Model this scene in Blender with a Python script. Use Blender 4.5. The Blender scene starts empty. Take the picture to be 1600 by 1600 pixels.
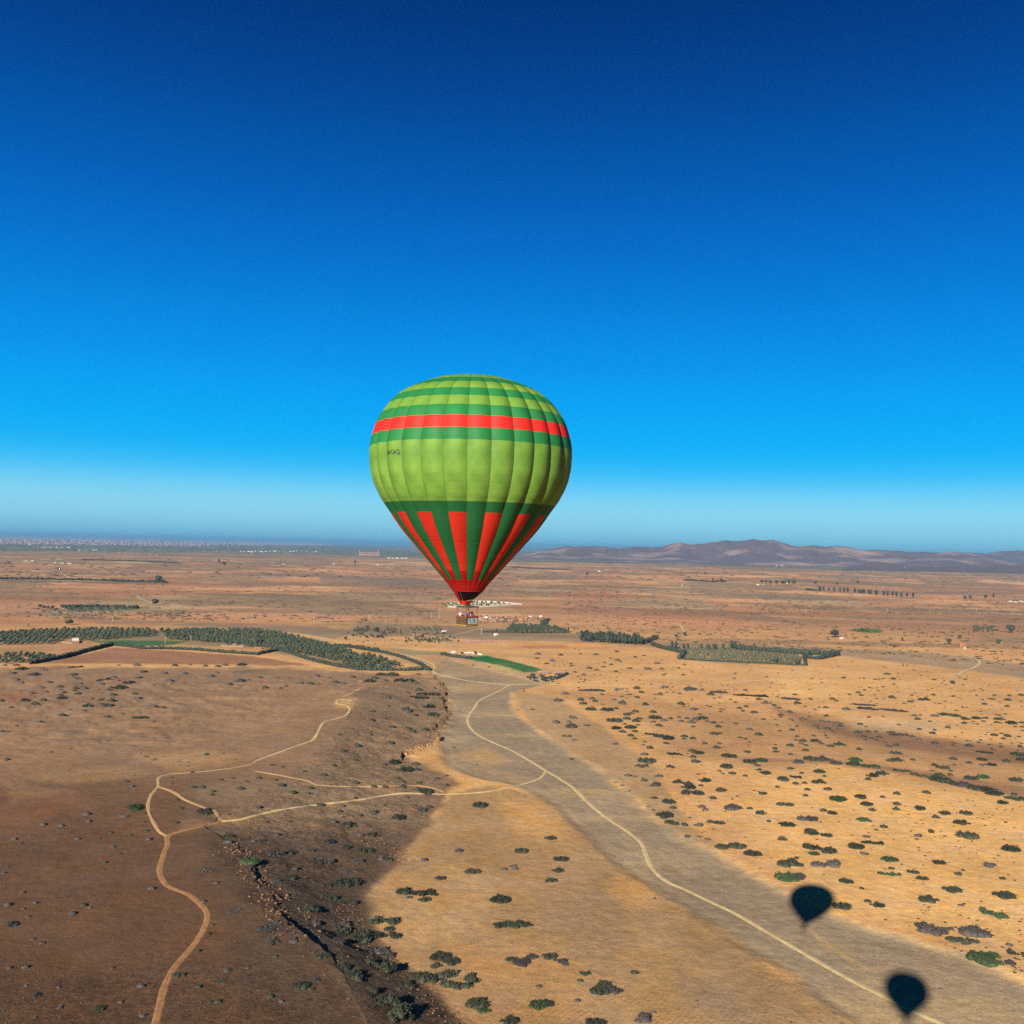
import bpy, bmesh, math, random
import numpy as np
from mathutils import Vector, Matrix, Quaternion

# ------------------------------------------------------------------ camera, sky, sun, exposure
SC = bpy.context.scene
COL = SC.collection
CAM_H = 224.0            # metres above the plain
FOC = 1500.0             # focal length in photograph pixels (1600 wide)
ROLL = math.radians(1.26)
PITCH = math.atan(53.6 / FOC)
CAM_R = Matrix.Rotation(math.pi / 2 + PITCH, 3, 'X') @ Matrix.Rotation(ROLL, 3, 'Z')
cam_data = bpy.data.cameras.new("camera")
cam_data.sensor_width = 36.0
cam_data.lens = FOC / 1600 * 36.0
cam_data.clip_start = 0.5
cam_data.clip_end = 400000.0
cam = bpy.data.objects.new("camera", cam_data)
COL.objects.link(cam)
cam.matrix_world = Matrix.Translation((0, 0, CAM_H)) @ CAM_R.to_4x4()
SC.camera = cam

SUN_STRENGTH = 5.0
EXPOSURE = 1.35
SKY_GAIN = 1.0
vs = SC.view_settings
vs.view_transform = 'Standard'
vs.look = 'None'
vs.gamma = 1.0
vs.use_curve_mapping = False
vs.exposure = EXPOSURE
SC.cycles.use_denoising = False
SC.cycles.max_bounces = 6
SC.cycles.diffuse_bounces = 2
SC.cycles.volume_bounces = 0
SC.cycles.transparent_max_bounces = 8


def srgb(r, g, b):
    out = []
    for c in (r, g, b):
        c /= 255.0
        out.append(c / 12.92 if c <= 0.04045 else ((c + 0.055) / 1.055) ** 2.4)
    return tuple(out)


def ray(u, v):
    return (CAM_R @ Vector(((u - 800) / FOC, -(v - 800) / FOC, -1))).normalized()


# the sun shines along the line from the flying basket to the basket's shadow on the river bed
def flat_hit(u, v, z=0.0):
    d = ray(u, v)
    return Vector((0, 0, CAM_H)) + d * ((z - CAM_H) / d.z)


SHADOW_PT = flat_hit(1255, 1450)
K_B = 0.236
_rp = ray(1255, 1450)
_fwd = CAM_R @ Vector((0, 0, -1))
_zp = (SHADOW_PT - Vector((0, 0, CAM_H))).dot(_fwd)
_rb = ray(730, 971)
BASKET_PT = Vector((0, 0, CAM_H)) + _rb * (K_B * _zp / _rb.dot(_fwd))
SUN_DIR = (SHADOW_PT - BASKET_PT).normalized()      # direction the light travels
SUN_ELEV = math.asin(-SUN_DIR.z)
SUN_AZ = math.atan2(-SUN_DIR.x, -SUN_DIR.y)

sun_data = bpy.data.lights.new("sun", 'SUN')
sun_data.energy = SUN_STRENGTH
sun_data.angle = math.radians(0.53)
sun_data.color = (1.0, 0.94, 0.84)
sun = bpy.data.objects.new("sun", sun_data)
COL.objects.link(sun)
sun.rotation_euler = SUN_DIR.to_track_quat('-Z', 'Y').to_euler()
sun.location = (0, -50, 400)

world = bpy.data.worlds.new("World")
SC.world = world
world.use_nodes = True
nt = world.node_tree
nt.nodes.clear()
out = nt.nodes.new('ShaderNodeOutputWorld')
bg = nt.nodes.new('ShaderNodeBackground')
sky = nt.nodes.new('ShaderNodeTexSky')
sky.sky_type = 'NISHITA'
sky.sun_disc = False
sky.sun_elevation = SUN_ELEV
sky.sun_rotation = SUN_AZ
sky.dust_density = 0.5
sky.altitude = 600
geo = nt.nodes.new('ShaderNodeTexCoord')
sep = nt.nodes.new('ShaderNodeSeparateXYZ')
nt.links.new(geo.outputs['Generated'], sep.inputs[0])
asin = nt.nodes.new('ShaderNodeMath'); asin.operation = 'ARCSINE'
neg = nt.nodes.new('ShaderNodeMath'); neg.operation = 'MULTIPLY'; neg.inputs[1].default_value = 1
nt.links.new(sep.outputs['Z'], neg.inputs[0])
nt.links.new(neg.outputs[0], asin.inputs[0])
mr = nt.nodes.new('ShaderNodeMapRange')
mr.inputs['From Min'].default_value = 0.0
mr.inputs['From Max'].default_value = math.radians(60)
nt.links.new(asin.outputs[0], mr.inputs['Value'])
ramp = nt.nodes.new('ShaderNodeValToRGB')
ramp.color_ramp.interpolation = 'B_SPLINE'
cr = ramp.color_ramp
# elevation in degrees -> colour seen in the clear sky
SKY = [(0.0, (112, 178, 212)), (1.6, (150, 214, 232)), (2.9, (126, 208, 238)), (4.1, (58, 188, 242)), (5.5, (0, 171, 240)), (7.6, (0, 162, 238)),
       (10.5, (0, 143, 228)), (15.0, (0, 113, 202)), (20.0, (0, 87, 174)), (26.0, (0, 56, 130)), (32.0, (0, 36, 98)), (60.0, (0, 18, 62))]
while len(cr.elements) < len(SKY):
    cr.elements.new(0.5)
for e, (el, c) in zip(cr.elements, SKY):
    e.position = el / 60.0
    s = srgb(*c)
    k = SKY_GAIN / (2 ** EXPOSURE)
    e.color = (s[0] * k, s[1] * k, s[2] * k, 1)
nt.links.new(mr.outputs[0], ramp.inputs['Fac'])
# a little of the physical sky is mixed in so that the dome brightens softly towards the sun
scl = nt.nodes.new('ShaderNodeMixRGB'); scl.blend_type = 'MULTIPLY'; scl.inputs['Fac'].default_value = 1
scl.inputs['Color2'].default_value = (0.0001, 0.0022, 0.0045, 1)
nt.links.new(sky.outputs['Color'], scl.inputs['Color1'])
add = nt.nodes.new('ShaderNodeMixRGB'); add.blend_type = 'ADD'; add.inputs['Fac'].default_value = 1
nt.links.new(ramp.outputs['Color'], add.inputs['Color1'])
nt.links.new(scl.outputs['Color'], add.inputs['Color2'])
nt.links.new(add.outputs['Color'], bg.inputs['Color'])
bg.inputs['Strength'].default_value = 1.0
nt.links.new(bg.outputs[0], out.inputs['Surface'])

HAZE_DENSITY = 1.7e-5

# ------------------------------------------------------------------ helpers
random.seed(11)
rng = np.random.default_rng(7)


def tag(o, label=None, cat=None, group=None, kind=None):
    if label: o['label'] = label
    if cat: o['category'] = cat
    if group: o['group'] = group
    if kind: o['kind'] = kind
    return o


def link(name, data, parent=None, mats=None):
    o = bpy.data.objects.new(name, data)
    COL.objects.link(o)
    if parent is not None: o.parent = parent
    if mats:
        for m in (mats if isinstance(mats, (list, tuple)) else [mats]):
            data.materials.append(m)
    return o


def empty(name, loc, rz=0.0, scale=1.0):
    o = bpy.data.objects.new(name, None)
    COL.objects.link(o)
    o.location = loc
    o.rotation_euler = (0, 0, rz)
    o.scale = (scale, scale, scale)
    return o


def mesh_np(name, V, F, smooth=False, mat_idx=None):
    """V (n,3), F (m,3|4) numpy -> mesh, fast."""
    me = bpy.data.meshes.new(name)
    V = np.asarray(V, dtype=np.float32); F = np.asarray(F, dtype=np.int32)
    k = F.shape[1]
    me.vertices.add(len(V)); me.vertices.foreach_set('co', V.ravel())
    me.loops.add(F.size); me.loops.foreach_set('vertex_index', F.ravel())
    me.polygons.add(len(F))
    me.polygons.foreach_set('loop_start', np.arange(0, F.size, k, dtype=np.int32))
    me.polygons.foreach_set('loop_total', np.full(len(F), k, dtype=np.int32))
    if smooth: me.polygons.foreach_set('use_smooth', np.ones(len(F), dtype=bool))
    if mat_idx is not None: me.polygons.foreach_set('material_index', np.asarray(mat_idx, dtype=np.int32))
    me.update(calc_edges=True)
    return me


class MB:
    """collects shapes into one mesh"""
    def __init__(s): s.v = []; s.f = []; s.m = []
    def add(s, vs_, fs_, mi=0):
        n = len(s.v)
        s.v.extend([tuple(p) for p in vs_]); s.f.extend([tuple(n + i for i in f) for f in fs_]); s.m.extend([mi] * len(fs_))
    def box(s, c, d, mi=0, rz=0.0, taper=1.0):
        x, y, z = d[0] / 2, d[1] / 2, d[2] / 2
        P = []
        for sz, t in ((-1, 1.0), (1, taper)):
            for sx, sy in ((-1, -1), (1, -1), (1, 1), (-1, 1)):
                px, py = sx * x * t, sy * y * t
                P.append((c[0] + px * math.cos(rz) - py * math.sin(rz), c[1] + px * math.sin(rz) + py * math.cos(rz), c[2] + sz * z))
        s.add(P, [(0, 3, 2, 1), (4, 5, 6, 7), (0, 1, 5, 4), (1, 2, 6, 5), (2, 3, 7, 6), (3, 0, 4, 7)], mi)
    def tube(s, pts, rad, n=6, mi=0, cap=True):
        pts = [Vector(p) for p in pts]
        rads = rad if isinstance(rad, (list, tuple)) else [rad] * len(pts)
        P = []
        for i, p in enumerate(pts):
            t = (pts[min(i + 1, len(pts) - 1)] - pts[max(i - 1, 0)])
            if t.length < 1e-9: t = Vector((0, 0, 1))
            t.normalize()
            a = t.cross(Vector((0, 0, 1)) if abs(t.z) < 0.9 else Vector((1, 0, 0))).normalized()
            b = t.cross(a)
            for k in range(n):
                an = 2 * math.pi * k / n
                P.append(p + (a * math.cos(an) + b * math.sin(an)) * rads[i])
        F = []
        for i in range(len(pts) - 1):
            for k in range(n):
                F.append((i * n + k, i * n + (k + 1) % n, (i + 1) * n + (k + 1) % n, (i + 1) * n + k))
        if cap:
            F.append(tuple(range(n))); F.append(tuple(range(len(P) - 1, len(P) - 1 - n, -1)))
        s.add(P, F, mi)
    def build(s, name, mats, parent=None, smooth=False):
        me = bpy.data.meshes.new(name)
        me.from_pydata(s.v, [], s.f)
        me.polygons.foreach_set('material_index', s.m)
        if smooth: me.polygons.foreach_set('use_smooth', [True] * len(s.f))
        me.update()
        return link(name, me, parent, mats)


# numpy value noise -------------------------------------------------------
def _hash(ix, iy, seed):
    h = (ix.astype(np.int64) * 374761393 + iy.astype(np.int64) * 668265263 + seed * 1442695041) & 0xFFFFFFFF
    h = ((h ^ (h >> 13)) * 1274126177) & 0xFFFFFFFF
    h = (h ^ (h >> 16)) & 0xFFFFFFFF
    return (h & 0xFFFFFF) / float(0xFFFFFF)


def vnoise(x, y, seed=0):
    xi = np.floor(x); yi = np.floor(y)
    fx = x - xi; fy = y - yi
    fx = fx * fx * (3 - 2 * fx); fy = fy * fy * (3 - 2 * fy)
    a = _hash(xi, yi, seed); b = _hash(xi + 1, yi, seed); c = _hash(xi, yi + 1, seed); d = _hash(xi + 1, yi + 1, seed)
    return (a * (1 - fx) + b * fx) * (1 - fy) + (c * (1 - fx) + d * fx) * fy


def fbm(x, y, seed=0, octv=4):
    s = 0; a = 0.5; t = 0
    for i in range(octv):
        s = s + a * vnoise(x * 2 ** i + 17.3 * i, y * 2 ** i + 9.1 * i, seed + i); t += a; a *= 0.5
    return s / t * 2 - 1       # about -1..1


def sstep(e0, e1, x):
    t = np.clip((x - e0) / (e1 - e0), 0, 1)
    return t * t * (3 - 2 * t)


def line_dist(pts, X, Y):
    best = np.full(X.shape, 1e18)
    for (x0, y0), (x1, y1) in zip(pts[:-1], pts[1:]):
        dx, dy = x1 - x0, y1 - y0
        L = dx * dx + dy * dy + 1e-9
        t = np.clip(((X - x0) * dx + (Y - y0) * dy) / L, 0, 1)
        d = (X - x0 - t * dx) ** 2 + (Y - y0 - t * dy) ** 2
        best = np.minimum(best, d)
    return np.sqrt(best)


def inside(pts, X, Y):
    r = np.zeros(X.shape, dtype=bool)
    n = len(pts)
    for i in range(n):
        x0, y0 = pts[i]; x1, y1 = pts[(i + 1) % n]
        if y0 == y1: continue
        c = ((y0 > Y) != (y1 > Y)) & (X < (x1 - x0) * (Y - y0) / (y1 - y0) + x0)
        r ^= c
    return r


# ------------------------------------------------------------------ materials
def new_mat(name):
    m = bpy.data.materials.new(name)
    m.use_nodes = True
    b = m.node_tree.nodes['Principled BSDF']
    return m, m.node_tree, b


def mat(name, c1, c2=None, scale=5.0, rough=0.85, bump=0.0, bump_dist=0.05, metallic=0.0, detail=4.0, contrast=(0.35, 0.65)):
    m, t, b = new_mat(name)
    b.inputs['Roughness'].default_value = rough
    b.inputs['Metallic'].default_value = metallic
    b.inputs['Specular IOR Level'].default_value = 0.25
    if c2 is None: c2 = tuple(x * 0.75 for x in c1)
    tc = t.nodes.new('ShaderNodeTexCoord')
    nz = t.nodes.new('ShaderNodeTexNoise')
    nz.inputs['Scale'].default_value = scale
    nz.inputs['Detail'].default_value = detail
    t.links.new(tc.outputs['Object'], nz.inputs['Vector'])
    rp = t.nodes.new('ShaderNodeValToRGB')
    rp.color_ramp.elements[0].position = contrast[0]; rp.color_ramp.elements[1].position = contrast[1]
    rp.color_ramp.elements[0].color = (*c2, 1); rp.color_ramp.elements[1].color = (*c1, 1)
    t.links.new(nz.outputs['Fac'], rp.inputs['Fac'])
    t.links.new(rp.outputs['Color'], b.inputs['Base Color'])
    if bump:
        bp = t.nodes.new('ShaderNodeBump')
        bp.inputs['Strength'].default_value = bump
        bp.inputs['Distance'].default_value = bump_dist
        t.links.new(nz.outputs['Fac'], bp.inputs['Height'])
        t.links.new(bp.outputs['Normal'], b.inputs['Normal'])
    return m


def soil_material():
    m, t, b = new_mat("soil")
    N = t.nodes.new; Lk = t.links.new
    b.inputs['Roughness'].default_value = 0.95
    b.inputs['Specular IOR Level'].default_value = 0.1
    at = N('ShaderNodeAttribute'); at.attribute_name = 'soil'
    rg = N('ShaderNodeAttribute'); rg.attribute_name = 'rocky'
    tc = N('ShaderNodeTexCoord')
    def noise(scale, det, rough=0.55):
        n = N('ShaderNodeTexNoise'); n.inputs['Scale'].default_value = scale; n.inputs['Detail'].default_value = det
        n.inputs['Roughness'].default_value = rough
        Lk(tc.outputs['Object'], n.inputs['Vector']); return n
    def mathn(op, a, bb):
        n = N('ShaderNodeMath'); n.operation = op
        for i, q in enumerate((a, bb)):
            if isinstance(q, (int, float)): n.inputs[i].default_value = q
            else: Lk(q, n.inputs[i])
        return n.outputs[0]
    def rng_(src, a, b_, c, d):
        n = N('ShaderNodeMapRange'); Lk(src, n.inputs['Value'])
        for k, v in zip(('From Min', 'From Max', 'To Min', 'To Max'), (a, b_, c, d)): n.inputs[k].default_value = v
        return n.outputs[0]
    n1 = noise(0.012, 8, 0.6); n2 = noise(0.12, 6, 0.65); n3 = noise(0.9, 4, 0.7)
    f = mathn('MULTIPLY', rng_(n1.outputs['Fac'], 0.3, 0.7, 0.84, 1.16), rng_(n2.outputs['Fac'], 0.3, 0.7, 0.80, 1.20))
    f3 = rng_(n3.outputs['Fac'], 0.3, 0.7, 0.76, 1.24)
    f = mathn('MULTIPLY', f, f3)
    # scattered stones and tufts: dark specks
    vo = N('ShaderNodeTexVoronoi'); vo.inputs['Scale'].default_value = 0.28
    Lk(tc.outputs['Object'], vo.inputs['Vector'])
    dens = noise(0.02, 3)
    thr = rng_(dens.outputs['Fac'], 0.5, 0.72, 0.0, 0.2)
    spk = mathn('LESS_THAN', vo.outputs['Distance'], thr)
    f = mathn('MULTIPLY', f, mathn('SUBTRACT', 1.0, mathn('MULTIPLY', spk, 0.45)))
    # rocky ground: broken dark and light grain
    vr = noise(0.35, 10, 0.75)
    rk = rng_(vr.outputs['Fac'], 0.38, 0.62, 0.3, 1.7)
    mixf = N('ShaderNodeMix'); mixf.data_type = 'FLOAT'
    Lk(rg.outputs['Fac'], mixf.inputs[0]); mixf.inputs[2].default_value = 1.0; Lk(rk, mixf.inputs[3])
    f = mathn('MULTIPLY', f, mixf.outputs[0])
    mul = N('ShaderNodeVectorMath'); mul.operation = 'SCALE'
    Lk(at.outputs['Color'], mul.inputs[0]); Lk(f, mul.inputs['Scale'])
    # hue drift between redder and greyer earth
    hs = N('ShaderNodeHueSaturation')
    Lk(rng_(noise(0.03, 6).outputs['Fac'], 0.3, 0.7, 0.92, 1.06), hs.inputs['Saturation'])
    Lk(mul.outputs[0], hs.inputs['Color'])
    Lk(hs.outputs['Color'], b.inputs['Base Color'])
    bp = N('ShaderNodeBump'); bp.inputs['Strength'].default_value = 1.0
    h = mathn('ADD', mathn('MULTIPLY', n2.outputs['Fac'], 1.0), mathn('MULTIPLY', n3.outputs['Fac'], 0.22))
    h = mathn('ADD', h, mathn('MULTIPLY', mathn('MULTIPLY', vr.outputs['Fac'], rg.outputs['Fac']), 2.2))
    pg = N('ShaderNodeAttribute'); pg.attribute_name = 'furrow'
    wv = N('ShaderNodeTexWave'); wv.inputs['Scale'].default_value = 0.10; wv.inputs['Distortion'].default_value = 9.0; wv.inputs['Detail'].default_value = 2
    wv.inputs['Detail Scale'].default_value = 0.35
    mp = N('ShaderNodeMapping'); mp.inputs['Rotation'].default_value = (0, 0, 0.5); Lk(tc.outputs['Object'], mp.inputs['Vector']); Lk(mp.outputs[0], wv.inputs['Vector'])
    h = mathn('ADD', h, mathn('MULTIPLY', mathn('MULTIPLY', wv.outputs['Fac'], pg.outputs['Fac']), 0.16))
    Lk(h, bp.inputs['Height']); bp.inputs['Distance'].default_value = 1.0
    Lk(bp.outputs['Normal'], b.inputs['Normal'])
    return m


M_SOIL = soil_material()

# ------------------------------------------------------------------ the land
HP = 12.0     # height of the left plateau above the river flats


def W(pts, z=0.0):
    out_ = []
    for u, v in pts:
        p = flat_hit(u, v, z)
        out_.append((p.x, p.y))
    return out_


FOOT = W([(0, 1047), (300, 1049), (560, 1052), (640, 1055), (676, 1057), (690, 1068), (698, 1090), (695, 1120), (680, 1140), (677, 1160), (650, 1172), (625, 1179),
          (632, 1190), (660, 1200), (700, 1212), (714, 1224), (700, 1238), (690, 1246), (684, 1265), (668, 1290), (650, 1312), (620, 1338), (590, 1365),
          (570, 1398), (574, 1440), (600, 1478), (640, 1518), (685, 1562), (730, 1605)])
CREST = W([(0, 1190), (300, 1170), (440, 1130), (520, 1095), (556, 1084), (552, 1108), (528, 1142), (512, 1176), (470, 1205), (410, 1236), (360, 1268), (318, 1292),
           (345, 1308), (378, 1335), (402, 1368), (440, 1422), (480, 1470), (530, 1535), (585, 1602)], HP)


def _ext(line, k):
    (x0, y0), (x1, y1) = line[-2], line[-1]
    L = math.hypot(x1 - x0, y1 - y0)
    return (x1 + (x1 - x0) / L * k, y1 + (y1 - y0) / L * k)


FOOTP = FOOT + [_ext(FOOT, 260)] + [(250, -900), (-6000, -900), (-6000, FOOT[0][1])]
CRESTP = CREST + [_ext(CREST, 200)] + [(120, -900), (-6000, -900), (-6000, CREST[0][1])]
CLIFF_UP = W([(362, 1322), (380, 1337), (402, 1368), (440, 1422), (468, 1455)], HP)
CLIFF_RIVER = W([(676, 1052), (690, 1068), (698, 1090), (695, 1120), (680, 1140), (677, 1160), (650, 1172), (625, 1179)])
CLIFF_LOW = W([(540, 1400), (560, 1440), (590, 1480), (630, 1520), (680, 1562), (712, 1600)], 6)
GULLY = W([(560, 1300), (600, 1318), (630, 1335)], 4)
RIVER = W([(1340, 1602), (1270, 1552), (1200, 1502), (1150, 1470), (1105, 1438), (1060, 1410), (1000, 1370), (960, 1345), (925, 1312), (885, 1275), (850, 1245),
           (800, 1225), (740, 1214), (700, 1196), (688, 1172), (690, 1140), (703, 1118), (704, 1088), (692, 1062), (668, 1050), (690, 1036), (700, 1030), (760, 1045),
           (815, 1058), (862, 1066), (800, 1080), (800, 1105), (840, 1140), (890, 1175), (935, 1198), (960, 1220), (990, 1240), (1030, 1275), (1060, 1302), (1110, 1325),
           (1150, 1350), (1190, 1372), (1240, 1398), (1300, 1428), (1350, 1450), (1430, 1472), (1500, 1492), (1600, 1530), (1700, 1590), (1900, 1750), (1700, 1900), (1500, 1720)])
SWALE = W([(1160, 1108), (1300, 1130), (1450, 1160), (1600, 1180), (1750, 1195)])


def height(X, Y):
    X = np.asarray(X, dtype=float); Y = np.asarray(Y, dtype=float)
    shp = X.shape
    X = X.ravel(); Y = Y.ravel()
    r = np.hypot(X, Y)
    far = sstep(1500, 9000, r)
    h = 2.2 * fbm(X / 260, Y / 260, 3, 3) * (1 - 0.3 * far) + 14 * far * fbm(X / 1900, Y / 1900, 5, 3)
    near = r < 4200
    x = X[near]; y = Y[near]
    if len(x):
        wx = 12 * fbm(x / 70, y / 70, 61, 4); wy = 12 * fbm(x / 70, y / 70, 67, 4)
        x, y = x + wx, y + wy
        inf = inside(FOOTP, x, y); inc = inside(CRESTP, x, y)
        df = line_dist(FOOTP, x, y); dc = line_dist(CRESTP, x, y)
        t = np.where(inf, df / (df + dc + 1e-6), 0.0); t = np.where(inc, 1.0, t)
        pl = HP * (0.15 * t + 0.85 * t * t * (3 - 2 * t))
        slope = np.where(inf & ~inc, np.minimum(1, 4 * t * (1 - t) + 0.15), 0.0)
        # erosion ribs on the slope, running down it
        rib = np.abs(fbm(x / 34, y / 34, 21, 4))
        pl = pl - slope * (3.6 * (0.45 - rib)) * sstep(0, 25, df)
        pl = pl + np.where(inc, 1.2 * fbm(x / 60, y / 60, 31, 3), 0)
        # cliffs: sudden steps along the rim, the river bank and the lower ledge
        def step(line, amount, wd, poly_in, x=x, y=y):
            d = line_dist(line, x, y) + 4.5 * fbm(x / 12, y / 12, 41, 4)
            dd = np.where(poly_in, d, -d)
            near_ = np.exp(-(line_dist(line, x, y) / 30) ** 2)
            return amount * (0.1 + 1.5 * vnoise(x / 16, y / 16, 47)) * (sstep(-wd, wd, dd) - 0.5) * near_
        pl = pl + step(CLIFF_UP, 2.8, 2.6, inc) + step(CLIFF_RIVER, 3.4, 2.5, inf)
        low = CLIFF_LOW
        dl = line_dist(low, x, y)
        side = inside(low + [(low[-1][0] - 400, low[-1][1] - 300), (low[0][0] - 500, low[0][1])], x, y)
        pl = pl + 0.25 * (sstep(-3, 3, np.where(side, dl, -dl) + 2.5 * fbm(x / 8, y / 8, 43, 3)) - 0.5) * np.exp(-(dl / 22) ** 2)
        x, y = X[near], Y[near]
        inr = inside(RIVER, x, y); dr = line_dist(RIVER + [RIVER[0]], x, y)
        sd = np.where(inr, dr, -dr) + 5 * fbm(x / 30, y / 30, 51, 3)
        rv = -1.7 * sstep(-6, 8, sd)
        ds = line_dist(SWALE, x, y)
        sw = -6.0 * np.exp(-(ds / 75) ** 2)
        h[near] += pl + rv * np.where(inf, 0.0, 1.0) + sw * (1 - sstep(3300, 4200, r[near]))
    # keep the land level round the point of the two shadows
    return h.reshape(shp)


def ground_pts(uv):
    """photograph points -> points standing on the land"""
    uv = np.asarray(uv, dtype=float).reshape(-1, 2)
    R3 = np.array(CAM_R)
    d = np.stack([(uv[:, 0] - 800) / FOC, -(uv[:, 1] - 800) / FOC, -np.ones(len(uv))], 1) @ R3.T
    z = np.zeros(len(uv))
    dz = np.minimum(d[:, 2], -1e-3)
    for i in range(14):
        k = (z - CAM_H) / dz
        hn = height(d[:, 0] * k, d[:, 1] * k)
        z = z + (hn - z) * (1.0 if i < 4 else 0.6)
    k = (z - CAM_H) / dz
    P = np.stack([d[:, 0] * k, d[:, 1] * k], 1)
    return np.concatenate([P, height(P[:, 0], P[:, 1])[:, None]], 1)


def G(u, v):
    return Vector(ground_pts([(u, v)])[0])


def to_uv(X, Y, Z):
    R3 = np.array(CAM_R)
    L = np.stack([X, Y, Z - CAM_H], -1) @ R3
    w = -L[..., 2]
    ok = w > 1
    w = np.where(ok, w, 1)
    u = np.where(ok, 800 + FOC * L[..., 0] / w, 800 + 1e5 * np.sign(L[..., 0]))
    v = np.where(ok, 800 - FOC * L[..., 1] / w, 3000)
    return np.clip(u, -3000, 4600), np.clip(v, 700, 3000)


ALB = 1 / 1.28


def C(r, g, b, k=1.0):
    s_ = srgb(r, g, b)
    return np.array([s_[0] * 0.95, s_[1] * 0.995, s_[2] * 0.88]) * ALB * k


def build_land():
    # polar sheet around the balloonist: dense where the land is seen, coarse behind
    A = math.radians(33)
    ang = np.concatenate([np.linspace(-A, A, 1121), np.linspace(A, 2 * math.pi - A, 60)[1:-1]])
    na = len(ang)
    inv_px = np.arange(0.7, 30, 0.55); inv_px2 = np.arange(30.5, 860, 1.28)
    dpx = np.concatenate([inv_px, inv_px2])[::-1]
    r = CAM_H * FOC / dpx
    r = np.concatenate([[0.5, 60, 140, 220, 290, 350, 395], r[r > 415], [620000 * 0.9]])
    r[-1] = 150000.0 if r[-2] < 150000 else r[-2] * 1.2
    r = r[r <= 600000]
    nr = len(r)
    RR, AA = np.meshgrid(r, ang, indexing='ij')
    X = RR * np.sin(AA); Y = RR * np.cos(AA)
    Z = height(X, Y)
    Z[-1, :] -= 3
    V = np.stack([X, Y, Z], -1).reshape(-1, 3)
    i = np.arange(nr - 1)[:, None]; j = np.arange(na)[None, :]; j2 = (j + 1) % na
    F = np.stack([i * na + j, i * na + j2, (i + 1) * na + j2, (i + 1) * na + j], -1)
    F = F[..., ::-1].reshape(-1, 4)
    return V, F, RR.ravel()


LV, LF, LR = build_land()
LX, LY, LZ = LV[:, 0], LV[:, 1], LV[:, 2]
LU, LVv = to_uv(LX, LY, LZ)


def poly_mask(pts, soft=6.0, amp=6.0, nscale=40.0, vs_=2.5, seed=0):
    """soft mask of a region given by photograph points lying on the land"""
    P = [(a, b * vs_) for a, b in pts]
    us = [p[0] for p in pts]; vv = [p[1] for p in pts]
    m = (LU > min(us) - 60) & (LU < max(us) + 60) & (LVv > min(vv) - 40) & (LVv < max(vv) + 40)
    res = np.zeros(len(LU))
    if not m.any(): return res
    x = LU[m]; y = LVv[m] * vs_
    d = line_dist(P + [P[0]], x, y)
    sd = np.where(inside(P, x, y), d, -d)
    if amp: sd = sd + amp * fbm(LX[m] / nscale, LY[m] / nscale, 60 + seed, 4)
    res[m] = sstep(-soft, soft, sd)
    return res


def paint(col, mask, c, k=1.0):
    a = (mask * k)[:, None]
    col *= (1 - a); col += a * c[None, :]


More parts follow.
